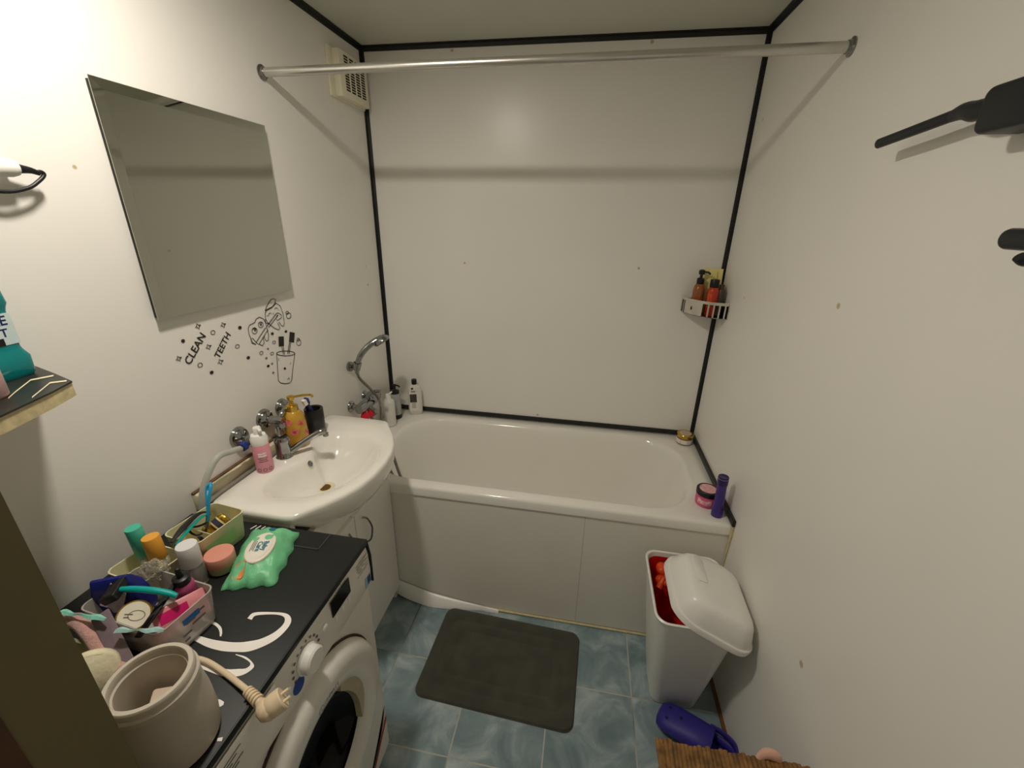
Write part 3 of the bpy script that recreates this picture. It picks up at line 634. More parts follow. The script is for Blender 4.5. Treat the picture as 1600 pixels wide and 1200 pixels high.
while x < hx1 + .012:
    a = random.uniform(-.004, .004); zt = .487 + .004 * (x - 1.44) / .15
    lid.append(tube([(x, hy1 + .010 + random.uniform(-.003, .003), zt + random.uniform(-.002, .002)), (x + a, -1.52, zt + random.uniform(-.002, .003)), (x - a, -1.66, zt + random.uniform(-.002, .003)), (x, hy0, zt)], [.0055, .0065, .0055, .006], 6, 3, .8))
    x += random.uniform(.0085, .0105)
lp = put('lid', join(*lid), M_wick, hp, 60, True, 'lid of side by side wicker canes')
put('lid_edge', join(box(hx0 - .008, hx1 + .008, hy1 - .006, hy1 + .004, .464, .486, .003), box(hx0 - .012, hx0 - .002, hy0, hy1, .464, .486, .003)), M_wick, lp, 30, True)
pk = put('pink_cloth', tube([(1.50, -1.362, .487), (1.515, -1.358, .503), (1.535, -1.358, .500), (1.545, -1.36, .486)], [.006, .010, .010, .006], 10, 4, 1.3), mat('pale pink cloth', (224, 178, 160), .9, sheen=.3), None, 60)
tag(pk, 'bit of pale pink cloth poking up at the back edge of the wicker hamper', 'cloth')

# ------------------------------------------------------------------ lamp
lm = thing('ceiling_lamp', 'small round flush ceiling lamp near the left wall', 'lamp', (.41, -1.386, H))
put('base', T(lathe([(.070, -.022), (.072, -.020), (.072, 0), (.06, 0)], 36, False, True), (0, 0, 0)), M_white, lm, 35)
be = mat('glowing diffuser', (255, 235, 200), .5, var=0, emit=(1.0, .915, .79, 1), estr=LAMP)
put('diffuser', lathe([(.060, -.021), (.058, -.023), (.001, -.0235)], 36, False, True), be, lm, 60)
# ------------------------------------------------------------------ wall sticker under the mirror
XW = .0012
def wall_line(pts, w): return ribbon(pts, w)
def to_wall(bm, x=XW):
    for v in bm.verts: v.co = Vector((x + v.co.z, v.co.x, v.co.y))
    return bm
stk = thing('wall_sticker', 'black line-art wall sticker about clean teeth below the mirror', 'sticker', (0, -.9, 1.2))
ang = math.atan2(1.3043 - 1.2553, -1.0738 + 1.1335)
def wtext(s, c, size, a):
    t = text_bm(s, size, 0, .0004)
    bmesh.ops.transform(t, matrix=Matrix.Translation((c[0], c[1], 0)) @ Matrix.Rotation(a, 4, 'Z'), verts=t.verts); return t
put('lettering', to_wall(join(wtext('CLEAN', (-1.106, 1.277), .0305, R(42)), wtext('TEETH', (-1.018, 1.262), .0285, R(44)))), M_ink, stk, 0, True, 'slanted capital letters')
put('cup_drawing', to_wall(join(*[wall_line(p, max(w * (1.8 if w > .01 else 1), .0018)) for w, p in CUP_LINES])), M_ink, stk, 0, True, 'cup with two toothbrushes')
put('teeth_drawing', to_wall(join(*[wall_line(p, min(max(w * .9, .0018), .0026)) for w, p in TEETH_LINES])), M_ink, stk, 0, True, 'two outlined teeth with a toothbrush')
dl = []
for cy_, cz_, ry_, rz_, k in DOTS:
    if k == 1: dl.append(disc(cy_, cz_, ry_, rz_))
    elif k == 0: dl.append(disc(cy_, cz_, ry_, rz_, 18, .0019))
    else:
        q = []
        for i in range(8):
            r_ = 1.0 if i % 2 == 0 else .42
            q.append((cy_ + ry_ * r_ * math.cos(PI / 4 * i + .2), cz_ + rz_ * r_ * math.sin(PI / 4 * i + .2)))
        dl.append(wall_line(q + q[:1], .0022))
put('dots_and_stars', to_wall(join(*dl)), M_ink, stk, 0, True)

# ------------------------------------------------------------------ bottles
def pump(root, z, m, spout=.03, ang=0, r=.006):
    p = put('pump', T(join(lathe([(.011, 0), (.011, .014), (.006, .016), (.0045, .03), (.009, .032), (.009, .040), (.004, .042)], 20),
             tube([(0, 0, .037), (spout * .6, 0, .038), (spout, 0, .030)], .0036, 8, 4)), (0, 0, z), (0, 0, ang)), m, root, 40)
    return p

M_pink = mat('pink label', (226, 150, 168), .4, var=.05)
M_inkg = mat('grey label print', (110, 96, 100), .6, var=0)
M_lab = mat('white label', (234, 230, 222), .5, var=.02)
SZ = ST - .0045
o = thing('soap_bottle', 'pink foaming soap bottle with a white pump head on the washbasin left of the tap', 'bottle', (.083, -1.052, SZ))
put('bottle', lathe([(.0225, 0), (.0245, .004), (.0245, .092), (.023, .097)], 32), M_pink, o, 40)
put('collar', lathe([(.0235, .096), (.0245, .100), (.0245, .116), (.020, .127), (.011, .131)], 32), M_white, o, 40)
put('nozzle', join(lathe([(.012, .130), (.012, .145), (.010, .151), (.001, .152)], 24), tube([(0, 0, .146), (.012, -.006, .147), (.022, -.011, .143)], .005, 8, 4)), M_white, o, 40)
def wrap(bm, r, z, a):
    """bend flat artwork (x right, y up) round a cylinder; a = facing angle"""
    for v in bm.verts:
        t = a + v.co.x / r; v.co = Vector(((r + .0004 + v.co.z) * math.cos(t), (r + .0004 + v.co.z) * math.sin(t), z + v.co.y))
    return bm
def sub(bm, n=1):
    bmesh.ops.subdivide_edges(bm, edges=bm.edges[:], cuts=n); return bm
VA = R(-48)          # roughly towards the doorway
rings = join(*[T(disc(0, 0, .006, .006, 14, .0018), (x, 0, 0)) for x in (-.016, 0, .016)])
put('label_print', join(wrap(rings, .0245, .014, VA), wrap(sub(box(-.014, .014, -.001, .001, 0, .0002), 3), .0245, .055, VA), wrap(sub(box(-.011, .011, -.001, .001, 0, .0002), 3), .0245, .049, VA), wrap(sub(box(-.013, .013, -.001, .001, 0, .0002), 3), .0245, .043, VA)), M_inkg, o, 0)
put('label_print', join(*[wrap(sub(box(-.011, .011, y, y + .005, 0, .0002), 3), .0245, .058, VA) for y in (.002, .010)]), M_lab, o, 0)

M_gold = mat('gold metal plastic', (204, 168, 72), .22, .9, var=.05)
M_amber = mat('amber liquid soap', (222, 172, 62), .12, var=.10, scale=60, trans=.35, coat=.4)
o = thing('soap_dispenser', 'amber soap dispenser with pink roses and a gold pump between tap and tumbler', 'bottle', (.080, -.885, SZ))
put('bottle', lathe([(.032, 0), (.037, .004), (.038, .03), (.036, .085), (.031, .116), (.021, .129), (.015, .134)], 36), M_amber, o, 50)
gp = put('pump', T(join(lathe([(.0175, .120), (.0175, .140), (.012, .143), (.007, .145), (.006, .158), (.010, .160), (.011, .172), (.004, .175)], 28), tube([(0, 0, .168), (.028, .022, .169), (.046, .036, .166), (.050, .039, .158)], .0042, 8, 4)), (0, 0, .010), (0, 0, 0), (1.06, 1.06, 1.0)), M_gold, o, 40)
rs = mat('pink rose print', (226, 118, 116), .4, var=.3, scale=160)
fl = []
for a, z in ((-60, .066), (-20, .09), (-28, .025), (-100, .035), (10, .05), (-85, .10)):
    rad = .0375 if z < .08 else .0355
    fl.append(wrap(disc(0, 0, .0125, .0115, 18), rad, z, R(a)))
put('rose_print', join(*fl), rs, o, 0, False, 'pink rose print')
put('rose_heart', join(*[wrap(T(disc(0, 0, .0055, .005, 12), (0, 0, .0004)), .0376 if z < .08 else .0356, z, R(a)) for a, z in ((-60, .066), (-20, .09), (-28, .025), (-100, .035), (10, .05))]), mat('deep rose', (196, 62, 76), .4, var=.1), o, 0)

M_tum = mat('black stone tumbler', (30, 29, 30), .35, var=.25, scale=120)
o = thing('tumbler', 'black toothbrush tumbler on the back corner of the washbasin', 'cup', (.092, -.795, SZ))
put('cup', lathe([(.028, 0), (.031, .004), (.032, .05), (.032, .098), (.031, .100), (.0245, .098), (.028, .05), (.026, .01), (.001, .009)], 36, True, True), M_tum, o, 50)
put('cup_print', join(*[wrap(sub(box(-.012 + k, .012 - k, -.0006, .0006, 0, .0002), 3), .032, z, R(-50)) for z, k in ((.060, .002), (.054, .005), (.048, 0))]), mat('dull grey print', (76, 74, 74), .6), o, 0)
def brush(name, label, base, top, hm, bm2, flip=1):
    t = thing(name, label, 'toothbrush', base, (0, 0, 0), 'toothbrushes in the black tumbler')
    b = Vector(base); p = Vector(top) - b
    put('handle', tube([(0, 0, 0), p * .5, p * .78, p * .86], [.006, .0085, .0048, .004], 8, 3), hm, t, 60)
    q = p.normalized().to_track_quat('Z', 'Y').to_matrix().to_4x4()
    hd = rrbox(0, 0, .0075, .0045, .004, p.length * .82, p.length, .001)
    bmesh.ops.transform(hd, matrix=q, verts=hd.verts); put('head', hd, hm, t, 40)
    br = box(-.0065, .0065, .0035 * flip, .0155 * flip, p.length * .84, p.length * .985, .0005)
    bmesh.ops.transform(br, matrix=q, verts=br.verts); put('bristles', br, bm2, t, 0)
    return t
M_navy = mat('navy brush handle', (36, 46, 96), .35, var=.05)
brush('toothbrush', 'navy toothbrush with white and blue bristles leaning out of the black tumbler', (.098, -.785, SZ + .012), (.088, -.822, SZ + .150), M_navy, M_lab, -1)
brush('toothbrush', 'dark handled toothbrush with blue bristles behind the navy one in the black tumbler', (.096, -.800, SZ + .012), (.072, -.812, SZ + .140), M_black, mat('blue bristles', (40, 84, 160), .7), 1)

# tap
tp = thing('basin_tap', 'chrome single-lever mixer tap on the back of the washbasin', 'tap', (.088, -.968, SZ))
put('body', lathe([(.027, 0), (.027, .004), (.0235, .008), (.0225, .052), (.024, .056), (.024, .066), (.020, .074), (.001, .076)], 32), M_chrome, tp, 40)
put('spout', tube([(.016, .008, .018), (.040, .030, .034), (.068, .056, .053), (.092, .078, .064), (.100, .086, .058)], [.012, .0105, .0095, .010, .010], 14, 5), M_chrome, tp, 60)
put('lever', tube([(0, 0, .074), (-.012, .012, .083), (-.030, .030, .092), (-.036, .036, .093)], [.010, .008, .0065, .0045], 10, 4, 1.0), M_chrome, tp, 60)
put('aerator', T(lathe([(.009, 0), (.009, .010)], 16), (.1005, .0865, .044)), M_chromed, tp, 40)

# wall valves
def valve(y, z, label, big=1.0):
    v = thing('wall_valve', label, 'valve', (0, y, z), (0, 0, 0), 'chrome valves on the wall above the washbasin')
    put('rosette', aim(lathe([(.034 * big, 0), (.034 * big, .003), (.028 * big, .014), (.014, .019), (.012, .022)], 32), (1, 0, 0)), M_chrome, v, 40)
    return v
v1 = valve(-1.041, .972, 'chrome wall valve with a blue handle feeding the grey washer hose')
put('stem', tube([(.02, 0, 0), (.062, -.002, 0)], .010, 14, 0), M_chrome, v1, 40)
put('outlet', tube([(.048, 0, 0), (.050, -.03, -.004), (.050, -.05, -.006)], .0095, 12, 3), M_chromed, v1, 40)
hb = aim(lathe([(.010, 0), (.018, .003), (.018, .014), (.012, .018), (.001, .018)], 8), (1, -.2, .1), (.060, -.002, 0))
put('handle', hb, mat('blue valve handle', (30, 48, 132), .4, var=.05), v1, 30, False, 'blue handle')
put('nut', aim(lathe([(.014, 0), (.014, .016)], 6), (0, -1, -.1), (.050, -.030, -.004)), mat('blue valve handle', (30, 48, 132), .4), v1, 20, False, 'blue hose nut')
put('spindle', tube([(.05, .01, .004), (.052, .04, .012), (.052, .052, .014)], .006, 10, 3), M_chromed, v1, 40)
v2 = valve(-.928, .982, 'chrome wall valve between the blue-handled valve and the gold pump')
put('stem', tube([(.018, 0, 0), (.075, 0, 0)], .013, 16, 0), M_chrome, v2, 40)
put('elbow', tube([(.060, 0, .0), (.062, .014, .018), (.062, .038, .028), (.062, .05, .028)], .009, 12, 4), M_chrome, v2, 50)
put('nut', aim(lathe([(.018, 0), (.018, .018)], 6), (0, 0, -1), (.060, 0, -.006)), M_chromed, v2, 20)
put('connector', tube([(.060, 0, -.02), (.060, -.004, -.05), (.055, -.012, -.095)], .007, 10, 3), M_chromed, v2, 50)
v3 = valve(-.839, .985, 'smaller chrome rosette valve on the wall behind the gold pump', .92)
put('stem', tube([(.018, 0, 0), (.050, 0, 0)], .012, 14, 0), M_chrome, v3, 40)
put('elbow', tube([(.040, 0, 0), (.046, -.012, .004), (.046, -.032, .004)], .009, 12, 3), M_chrome, v3, 50)
o = put('supply_hose', tube([(.050, -1.090, .966), (.050, -1.125, .975), (.048, -1.165, .982), (.044, -1.200, .955), (.038, -1.232, .90), (.034, -1.243, .83), (.032, -1.246, .70), (.032, -1.246, .02)], .0088, 12, 6), mat('pale grey rubber hose', (176, 178, 170), .45, var=.04), None, 60)
tag(o, 'pale grey rubber hose curving from the blue-handled valve down behind the washer', 'hose')

# ------------------------------------------------------------------ bath mixer and shower
mx_ = thing('bath_mixer', 'chrome bath mixer on the left wall above the end of the bathtub', 'tap', (0, -.36, .80))
for dy in (-.055, .075):
    put('rosette', aim(lathe([(.026, 0), (.026, .003), (.020, .012), (.012, .016), (.012, .045)], 28), (1, 0, 0), (0, dy, 0)), M_chrome, mx_, 40)
put('body', tube([(.058, -.085, 0), (.058, -.06, 0), (.058, .08, 0), (.058, .10, 0)], [.020, .026, .026, .020], 20, 0), M_chrome, mx_, 40)
put('lever', tube([(.058, .02, .018), (.062, .02, .036), (.085, .02, .052), (.12, .016, .060)], [.021, .016, .009, .007], 12, 4), M_chrome, mx_, 50)
put('spout', tube([(.066, -.02, -.010), (.085, -.02, -.020), (.100, -.02, -.032), (.103, -.02, -.045)], [.012, .011, .010, .010], 12, 4), M_chrome, mx_, 50)
sb = thing('shower_bracket', 'chrome wall bracket holding the hand shower', 'bracket', (0, -.385, .985))
put('wall_disc', aim(lathe([(.022, 0), (.022, .010), (.016, .014)], 24), (1, 0, 0)), M_chromed, sb, 40)
put('clip', T(aim(lathe([(.012, -.016), (.016, -.016), (.019, .018), (.014, .018)], 20, False, False), (.25, 0, .97)), (.046, -.012, .008)), M_chrome, sb, 40)
put('arm', tube([(.012, 0, 0), (.034, -.010, .006)], .009, 10, 0), M_chromed, sb, 40)
hs_ = thing('hand_shower', 'chrome hand shower with its metal hose hanging beside the bath corner', 'shower head', (.046, -.398, .985))
put('handle', tube([(.043, -.398, .960), (.049, -.398, 1.0), (.066, -.388, 1.045), (.092, -.364, 1.080), (.116, -.342, 1.098), (.128, -.331, 1.101)], [.009, .0115, .013, .0135, .015, .018], 14, 5), M_chrome, hs_, 60, True)
put('head', T(aim(lathe([(.010, -.024), (.027, -.016), (.037, -.004), (.039, .005), (.036, .010), (.001, .010)], 32), (.50, .10, -.82)), (.136, -.322, 1.098)), M_chrome, hs_, 40, True)
put('hose', tube([(.043, -.398, .962), (.052, -.392, .93), (.075, -.365, .88), (.098, -.335, .82), (.095, -.315, .75), (.098, -.335, .68), (.14, -.43, .655), (.215, -.49, .680), (.258, -.55, .655), (.296, -.563, .54), (.335, -.53, .42),
    (.34, -.47, .37), (.30, -.44, .42), (.275, -.52, .50), (.262, -.572, .56), (.232, -.575, .66), (.17, -.47, .70), (.10, -.40, .72), (.062, -.372, .765), (.058, -.37, .785)], .0062, 8, 7), M_chromed, hs_, 60, True)
red = mat('red plastic', (206, 24, 52), .35, var=.05)
for (x, y, z, r, lb_) in ((.075, -.425, .762, .021, 'larger red round scrubber hanging under the bath mixer'), (.085, -.385, .762, .019, 'smaller red round scrubber hanging nearest the mixer hose')):
    t = thing('bath_scrubber', lb_, 'scrubber', (x, y, z), (0, 0, 0), 'red scrubbers under the bath mixer')
    put('disc', aim(lathe([(.006, -.009), (r * .85, -.008), (r, -.003), (r, .003), (r * .85, .008), (.006, .009)], 24), (.7, -.65, .2)), red, t, 40)
    put('loop', tube([(0, 0, r), (-.004, .003, r + .012), (-.008, .006, .038 if r > .02 else .034)], .0012, 6, 3), red, t, 40)

# bottles at the tap end of the bath
M_milk = mat('milky white bottle', (232, 230, 224), .3, var=.03, trans=.15)
o = thing('shampoo_bottle', 'white round bottle with its flip cap open on the bath corner', 'bottle', (.084, -.205, RIM + .0005))
put('bottle', lathe([(.022, 0), (.0275, .004), (.0285, .02), (.0285, .125), (.026, .138), (.014, .149), (.012, .152)], 32), M_milk, o, 50)
put('cap', lathe([(.0125, .152), (.0125, .172), (.011, .174), (.001, .174)], 24), M_white, o, 40)
put('flip_lid', T(rrbox(0, 0, .0115, .0115, .011, 0, .008, .002), (.016, -.003, .178), (0, -.75, 0)), M_white, o, 40)
o = thing('pump_bottle', 'pale bottle with a black pump half hidden behind the flip-cap bottle', 'bottle', (.078, -.115, RIM + .0005))
put('base', lathe([(.024, 0), (.027, .003), (.027, .022), (.0265, .024)], 28), M_black, o, 40)
put('bottle', lathe([(.0265, .024), (.0265, .125), (.022, .140), (.016, .144)], 28), mat('clear grey bottle', (196, 198, 196), .2, trans=.4), o, 40)
put('pump', join(lathe([(.021, .136), (.021, .156), (.012, .160), (.006, .164), (.005, .180), (.010, .182), (.010, .190), (.004, .192)], 24), tube([(0, 0, .187), (.022, -.006, .188), (.032, -.008, .182)], .0042, 8, 4)), M_black, o, 40)
o = thing('lotion_bottle', 'tall white bottle with a black cap and dark picture label against the back wall', 'bottle', (.158, -.045, RIM + .0005), (0, 0, R(18)))
bsec = [rr(0, 0, a, b, c, z, 6) for a, b, c, z in ((.031, .015, .013, 0), (.036, .018, .016, .004), (.037, .019, .017, .03), (.037, .019, .017, .128), (.034, .018, .016, .148), (.025, .016, .014, .166), (.013, .012, .0115, .172), (.012, .012, .0115, .176))]
put('bottle', loft(bsec), M_milk, o, 50)
put('cap', lathe([(.0135, .174), (.0140, .176), (.0140, .198), (.012, .201), (.001, .201)], 24), M_black, o, 40)
put('label', box(-.028, .012, -.0198, -.0192, .024, .132), M_lab, o, 0)
put('label_picture', box(-.026, .010, -.0202, -.0198, .074, .122), mat('dark photo print', (66, 62, 58), .5, var=.5, scale=140), o, 0, False, 'dark picture on the label')
put('label_print', join(*[box(-.018, .004, -.0202, -.0198, z, z + .003) for z in (.132, .138, .066, .058, .050, .042)]), M_inkg, o, 0)
put('tear_logo', T(lathe([(.001, -.006), (.006, -.001), (.005, .005), (.001, .008)], 12), (-.012, -.0175, .152), (0, .6, 0), (1, .3, 1)), M_black, o, 40)

# jars and tube at the other end of the bath
o = thing('jar', 'low jar with a gold screw lid in the back right corner of the bath', 'jar', (1.563, -.082, RIM + .0005))
put('glass', lathe([(.033, 0), (.037, .003), (.037, .030), (.035, .034)], 36), mat('brown scrub', (126, 98, 72), .3, var=.2, scale=80), o, 40)
put('label', lathe([(.0374, .006), (.0374, .028)], 36, False, False), M_lab, o, 40)
put('label_print', join(*[wrap(sub(box(x, x + .001, -.009, .009, 0, .0002), 2), .0374, .017, R(-110)) for x in (-.014, .022)]), M_black, o, 0)
put('lid', lathe([(.0365, .034), (.0385, .035), (.0385, .050), (.037, .052), (.001, .052)], 36), M_gold, o, 35)
put('lid_label', T(lathe([(.028, 0), (.028, .0004), (.001, .0004)], 28), (0, 0, .052)), mat('beige lid label', (196, 178, 158), .5, var=.15), o, 35)
o = thing('jar', 'pink jar with a black lid at the front right corner of the bath', 'jar', (1.548, -.572, RIM + .0005))
put('tub', lathe([(.033, 0), (.038, .004), (.039, .02), (.0385, .044), (.037, .046)], 36), mat('hot pink cream jar', (214, 92, 134), .35, var=.08), o, 40)
put('label', wrap(sub(box(-.026, .026, -.010, .010, 0, .0003), 5), .0388, .026, R(-115)), mat('pale pink label', (236, 186, 190), .5, var=.06), o, 30)
put('label_print', join(*[wrap(sub(box(-.020, .020, y, y + .0025, 0.0004, .0006), 4), .0388, .026, R(-115)) for y in (.002, -.003)]), M_lab, o, 0)
put('lid', lathe([(.039, .046), (.0405, .047), (.0405, .064), (.039, .066), (.001, .066)], 36), M_black, o, 35)
put('lid_label', T(lathe([(.031, 0), (.031, .0004), (.001, .0004)], 28), (0, 0, .066)), mat('pale pink lid print', (226, 170, 174), .45, var=.25, scale=60), o, 35)
o = thing('hair_tube', 'slim violet tube standing on its cap at the front right corner of the bath', 'bottle', (1.572, -.640, RIM + .0005), (0, R(-2), 0))
vio = mat('violet tube', (66, 44, 128), .3, var=.06)
put('cap', lathe([(.0185, 0), (.020, .002), (.020, .030), (.0188, .032)], 28), vio, o, 40)
put('body', lathe([(.0188, .032), (.0170, .06), (.0165, .13), (.0175, .136)], 28), vio, o, 40)
put('end', lathe([(.0178, .136), (.0182, .138), (.0182, .165), (.0172, .168), (.015, .1665), (.001, .1665)], 28), mat('dark violet end', (44, 30, 84), .3), o, 40, False, 'darker violet end')
put('band', lathe([(.0186, .160), (.0186, .1622)], 28, False, False), mat('pale violet ring', (150, 128, 190), .3), o, 40)  # paler violet band near the top of the tube

# ------------------------------------------------------------------ corner caddy
CZ = 1.243
cd = thing('corner_caddy', 'chrome corner shower caddy fixed in the back right corner above the bath', 'shelf', (W, 0, CZ))
Rc = .158
def arcpts(r, a0=180, a1=270, k=20):
    return [(r * math.cos(R(a0 + (a1 - a0) * i / k)) * (1.0), r * math.sin(R(a0 + (a1 - a0) * i / k))) for i in range(k + 1)]
def band(a0, a1, z0, z1, r=Rc, th=.0016, k=16):
    o_ = arcpts(r, a0, a1, k); i_ = arcpts(r - th, a0, a1, k)
    poly = o_ + i_[::-1]
    return loft([[(x, y, z0) for x, y in poly], [(x, y, z1) for x, y in poly]])
put('rim', band(181, 269, .056, .068), mat('satin steel', (214, 210, 200), .3, .55, var=.05), cd, 30)
put('base', prism([(-.003, -.003)] + arcpts(Rc - .001, 181, 269), 0, .003), M_chrome, cd, 30)
M_cad = mat('satin steel', (214, 210, 200), .3, .55, var=.05)
put('front_panel', band(196, 232, .003, .056), M_cad, cd, 30)
bars = [band(a, a + 2.2, .003, .056, k=2) for a in (181, 190, 240, 248, 256, 264)]
put('bars', join(*bars), M_cad, cd, 30)
put('drop_hole', wrap(loft([[(.0045 * math.cos(t) * (1 - .55 * max(0, math.sin(t))), .009 * math.sin(t), z) for t in [2 * PI * k / 20 for k in range(20)]] for z in (0, .0003)]), Rc, .030, R(213)), M_gloss, cd, 0, False, 'drop shaped hole')
put('back_plate', join(box(-Rc, -.003, -.003, -.001, .0, .06), box(-.003, -.001, -Rc, -.003, .0, .06)), M_chromed, cd, 0)
cz = CZ + .0035
o = thing('pump_bottle', 'brown pump bottle at the left side of the corner caddy', 'bottle', (W - .107, -.058, cz))
put('bottle', lathe([(.022, 0), (.0245, .004), (.0245, .105), (.020, .122), (.012, .130)], 28), mat('amber brown bottle', (150, 84, 38), .25, var=.1, coat=.3), o, 50)
put('collar', lathe([(.014, .126), (.0155, .128), (.0155, .150), (.010, .153)], 24), M_black, o, 40)
put('pump', join(lathe([(.006, .150), (.006, .166), (.012, .168), (.013, .184), (.005, .188)], 20), tube([(0, 0, .177), (.022, -.010, .178), (.032, -.015, .170)], .0042, 8, 4)), M_black, o, 40)
o = thing('shampoo_bottle', 'red bottle with a black cap at the front of the corner caddy', 'bottle', (W - .058, -.098, cz))
put('bottle', lathe([(.021, 0), (.0235, .004), (.0235, .105), (.019, .118), (.012, .124)], 28), mat('red shampoo bottle', (188, 54, 26), .25, var=.15, coat=.3), o, 50)
put('label', wrap(sub(box(-.010, .010, -.030, .030, 0, .0004), 4), .0235, .066, R(-132)), mat('orange label', (214, 84, 34), .4, var=.2, scale=90), o, 30)
put('cap', lathe([(.0175, .120), (.0185, .122), (.0185, .150), (.017, .153), (.001, .153)], 24), M_black, o, 40)
o = thing('refill_pouch', 'pale yellow pouch standing behind the bottles in the corner caddy', 'pouch', (W - .050, -.026, cz), (0, 0, R(-8)))
put('pouch', loft([rr(0, 0, .036, .015, .014, 0, 5), rr(0, 0, .038, .017, .015, .02, 5), rr(0, 0, .038, .012, .011, .12, 5), rr(0, 0, .036, .003, .0028, .182, 5), rr(0, 0, .036, .0015, .0013, .190, 5)]), mat('pale yellow film', (236, 224, 150), .4, var=.08), o, 50)
put('fold', tube([(.010, -.010, .13), (.016, -.008, .155), (.014, -.004, .178)], .002, 6, 3), mat('yellow print', (206, 176, 76), .5), o, 50)
o = thing('shampoo_bottle', 'dark grey bottle beside the right wall in the corner caddy', 'bottle', (W - .026, -.092, cz))
put('bottle', rrbox(0, 0, .013, .022, .011, 0, .115, .006), mat('dark grey bottle', (74, 66, 56), .3, var=.1), o, 50)
put('cap', lathe([(.010, .115), (.010, .132), (.001, .133)], 20), mat('brown cap', (92, 62, 40), .4), o, 40)

# ------------------------------------------------------------------ corner shelf at the left edge
SHZ = 1.345
sf = thing('corner_shelf', 'small wall shelf covered in dark foil with white lines at the left edge', 'shelf', (0, -1.65, SHZ))
poly = [(.001, FY + .003), (.001, -1.452), (.098, -1.482), (.168, -1.503), (.190, -1.548), (.222, -1.632), (.250, -1.74), (.262, FY + .003)]
put('board', prism(poly, SHZ - .026, SHZ - .002), mat('raw cream board', (206, 192, 150), .7, var=.2, scale=60), sf, 0, True, 'raw cream board edge')
put('foil', prism([(x + (.002 if x > .01 else 0), y + .002 if -1.5 < y else y) for x, y in poly], SHZ - .002, SHZ + .001), mat('dark patterned foil', (40, 42, 38), .4, var=.2, scale=25), sf, 0, True, 'dark foil top')
put('foil_lines', join(*[loft([[(x, y, SHZ + .0016) for x, y in u], [(x, y, SHZ + .0016) for x, y in l]], False, False, False) for u, l in SHELF_LINES]), mat('cream line print', (216, 206, 170), .5), sf, 0, True, 'cream lines on the foil')
teal = mat('teal mouthwash', (0, 146, 150), .15, var=.05, trans=.25, coat=.4)
o = thing('mouthwash_bottle', 'teal mouthwash bottle on the dark shelf by the left wall', 'bottle', (.053, -1.524, SHZ + .0015), (0, 0, R(7)))
tl = [rr(0, 0, a, b, c, z, 6) for a, b, c, z in ((.022, .038, .012, 0), (.0245, .041, .013, .006), (.025, .042, .013, .034), (.021, .037, .012, .046), (.0205, .0355, .012, .052), (.0205, .0355, .012, .112), (.021, .037, .012, .118), (.023, .040, .013, .126), (.023, .038, .014, .150), (.018, .028, .014, .162), (.013, .014, .012, .170), (.013, .013, .012, .176))]
put('bottle', loft(tl), teal, o, 40)
put('cap', lathe([(.0155, .176), (.0165, .178), (.0165, .205), (.015, .208), (.001, .208)], 28), M_black, o, 40)
lab = put('label', join(box(.0206, .0212, -.033, .032, .058, .110, .0002), box(.0231, .0236, -.030, .020, .128, .146, .0002)), mat('pale label', (206, 224, 226), .4, var=.05), o, 0, False, 'pale front label')
tx = []
for s, y, z, sz in (('RE', .012, .098, .022), ('T', .014, .078, .019)):
    t_ = text_bm(s, sz, .0001, .0003)
    for v in t_.verts: v.co = Vector((.0214 + v.co.z, y + v.co.x, z + v.co.y))
    tx.append(t_)
put('dark_print', loft([rr(-.012, .066, .022, .008, .006, z, 4) for z in (0, .0001)]) if False else box(.0212, .0214, -.033, .010, .058, .070), M_black, lab, 0)
put('lettering', join(*tx), mat('navy letters', (24, 34, 92), .5, var=0), lab, 0)
o = thing('spray_can', 'pink can with a black cap beside the teal mouthwash on the dark shelf', 'can', (.131, -1.592, SHZ + .0015))
put('can', lathe([(.024, 0), (.026, .003), (.026, .075), (.022, .082)], 28), mat('dusty pink can', (206, 170, 172), .4, var=.04), o, 40)
put('cap', lathe([(.0235, .080), (.024, .082), (.024, .112), (.021, .118), (.001, .119)], 28), M_gloss, o, 40)
put('can_print', join(wrap(disc(0, 0, .007, .007, 18, .0018), .026, .015, R(-15)), wrap(disc(0, 0, .0035, .0035, 12, .0012), .026, .015, R(-15)), *[wrap(sub(box(-.012, .010 - k, -.0006, .0006, 0, .0002), 3), .026, z, R(-15)) for z, k in ((.034, 0), (.039, .004), (.044, .002), (.062, .001))]), M_inkg, o, 0)

# appliance hanging at the left edge
o = thing('hair_styler', 'white hair styler handle with a looped black cord at the left edge', 'hair styler', (.024, -1.47, 1.68))
P0, P1 = Vector((.024, -1.575, 1.674)), Vector((.024, -1.377, 1.687))
put('handle', tube([P0, P0.lerp(P1, .5), P0.lerp(P1, .96), P1], [.016, .0165, .015, .013], 20, 0), M_white, o, 40, True)
put('cord_guard', tube([P1, P1 + Vector((0, .008, -.001)), P1 + Vector((0, .022, -.002)), P1 + Vector((0, .034, -.006))], [.0085, .0075, .0055, .004], 12, 3), M_black, o, 50, True, 'black cord guard')
put('cord', tube([P1 + Vector((0, .030, -.004)), P1 + Vector((0, .038, -.003)), P1 + Vector((0, .040, -.008)), P1 + Vector((.0, .030, -.018)), P1 + Vector((0, .008, -.032)), P1 + Vector((0, -.03, -.040)), P1 + Vector((-.006, -.09, -.03)), P1 + Vector((-.012, -.16, .01))], .0034, 8, 6), M_black, o, 60, True, 'black looped cord')
ho = put('hanger', join(tube([(.001, -1.58, 1.655), (.02, -1.58, 1.652), (.046, -1.58, 1.652), (.052, -1.58, 1.668)], .0035, 8, 4), aim(lathe([(.014, 0), (.014, .004), (.005, .006)], 20), (1, 0, 0), (0, -1.58, 1.655))), M_black, None, 50)
tag(ho, 'black wall hook carrying the white hair styler at the left edge', 'hook')
# ------------------------------------------------------------------ things on the washing machine
TZ = wt + .0056
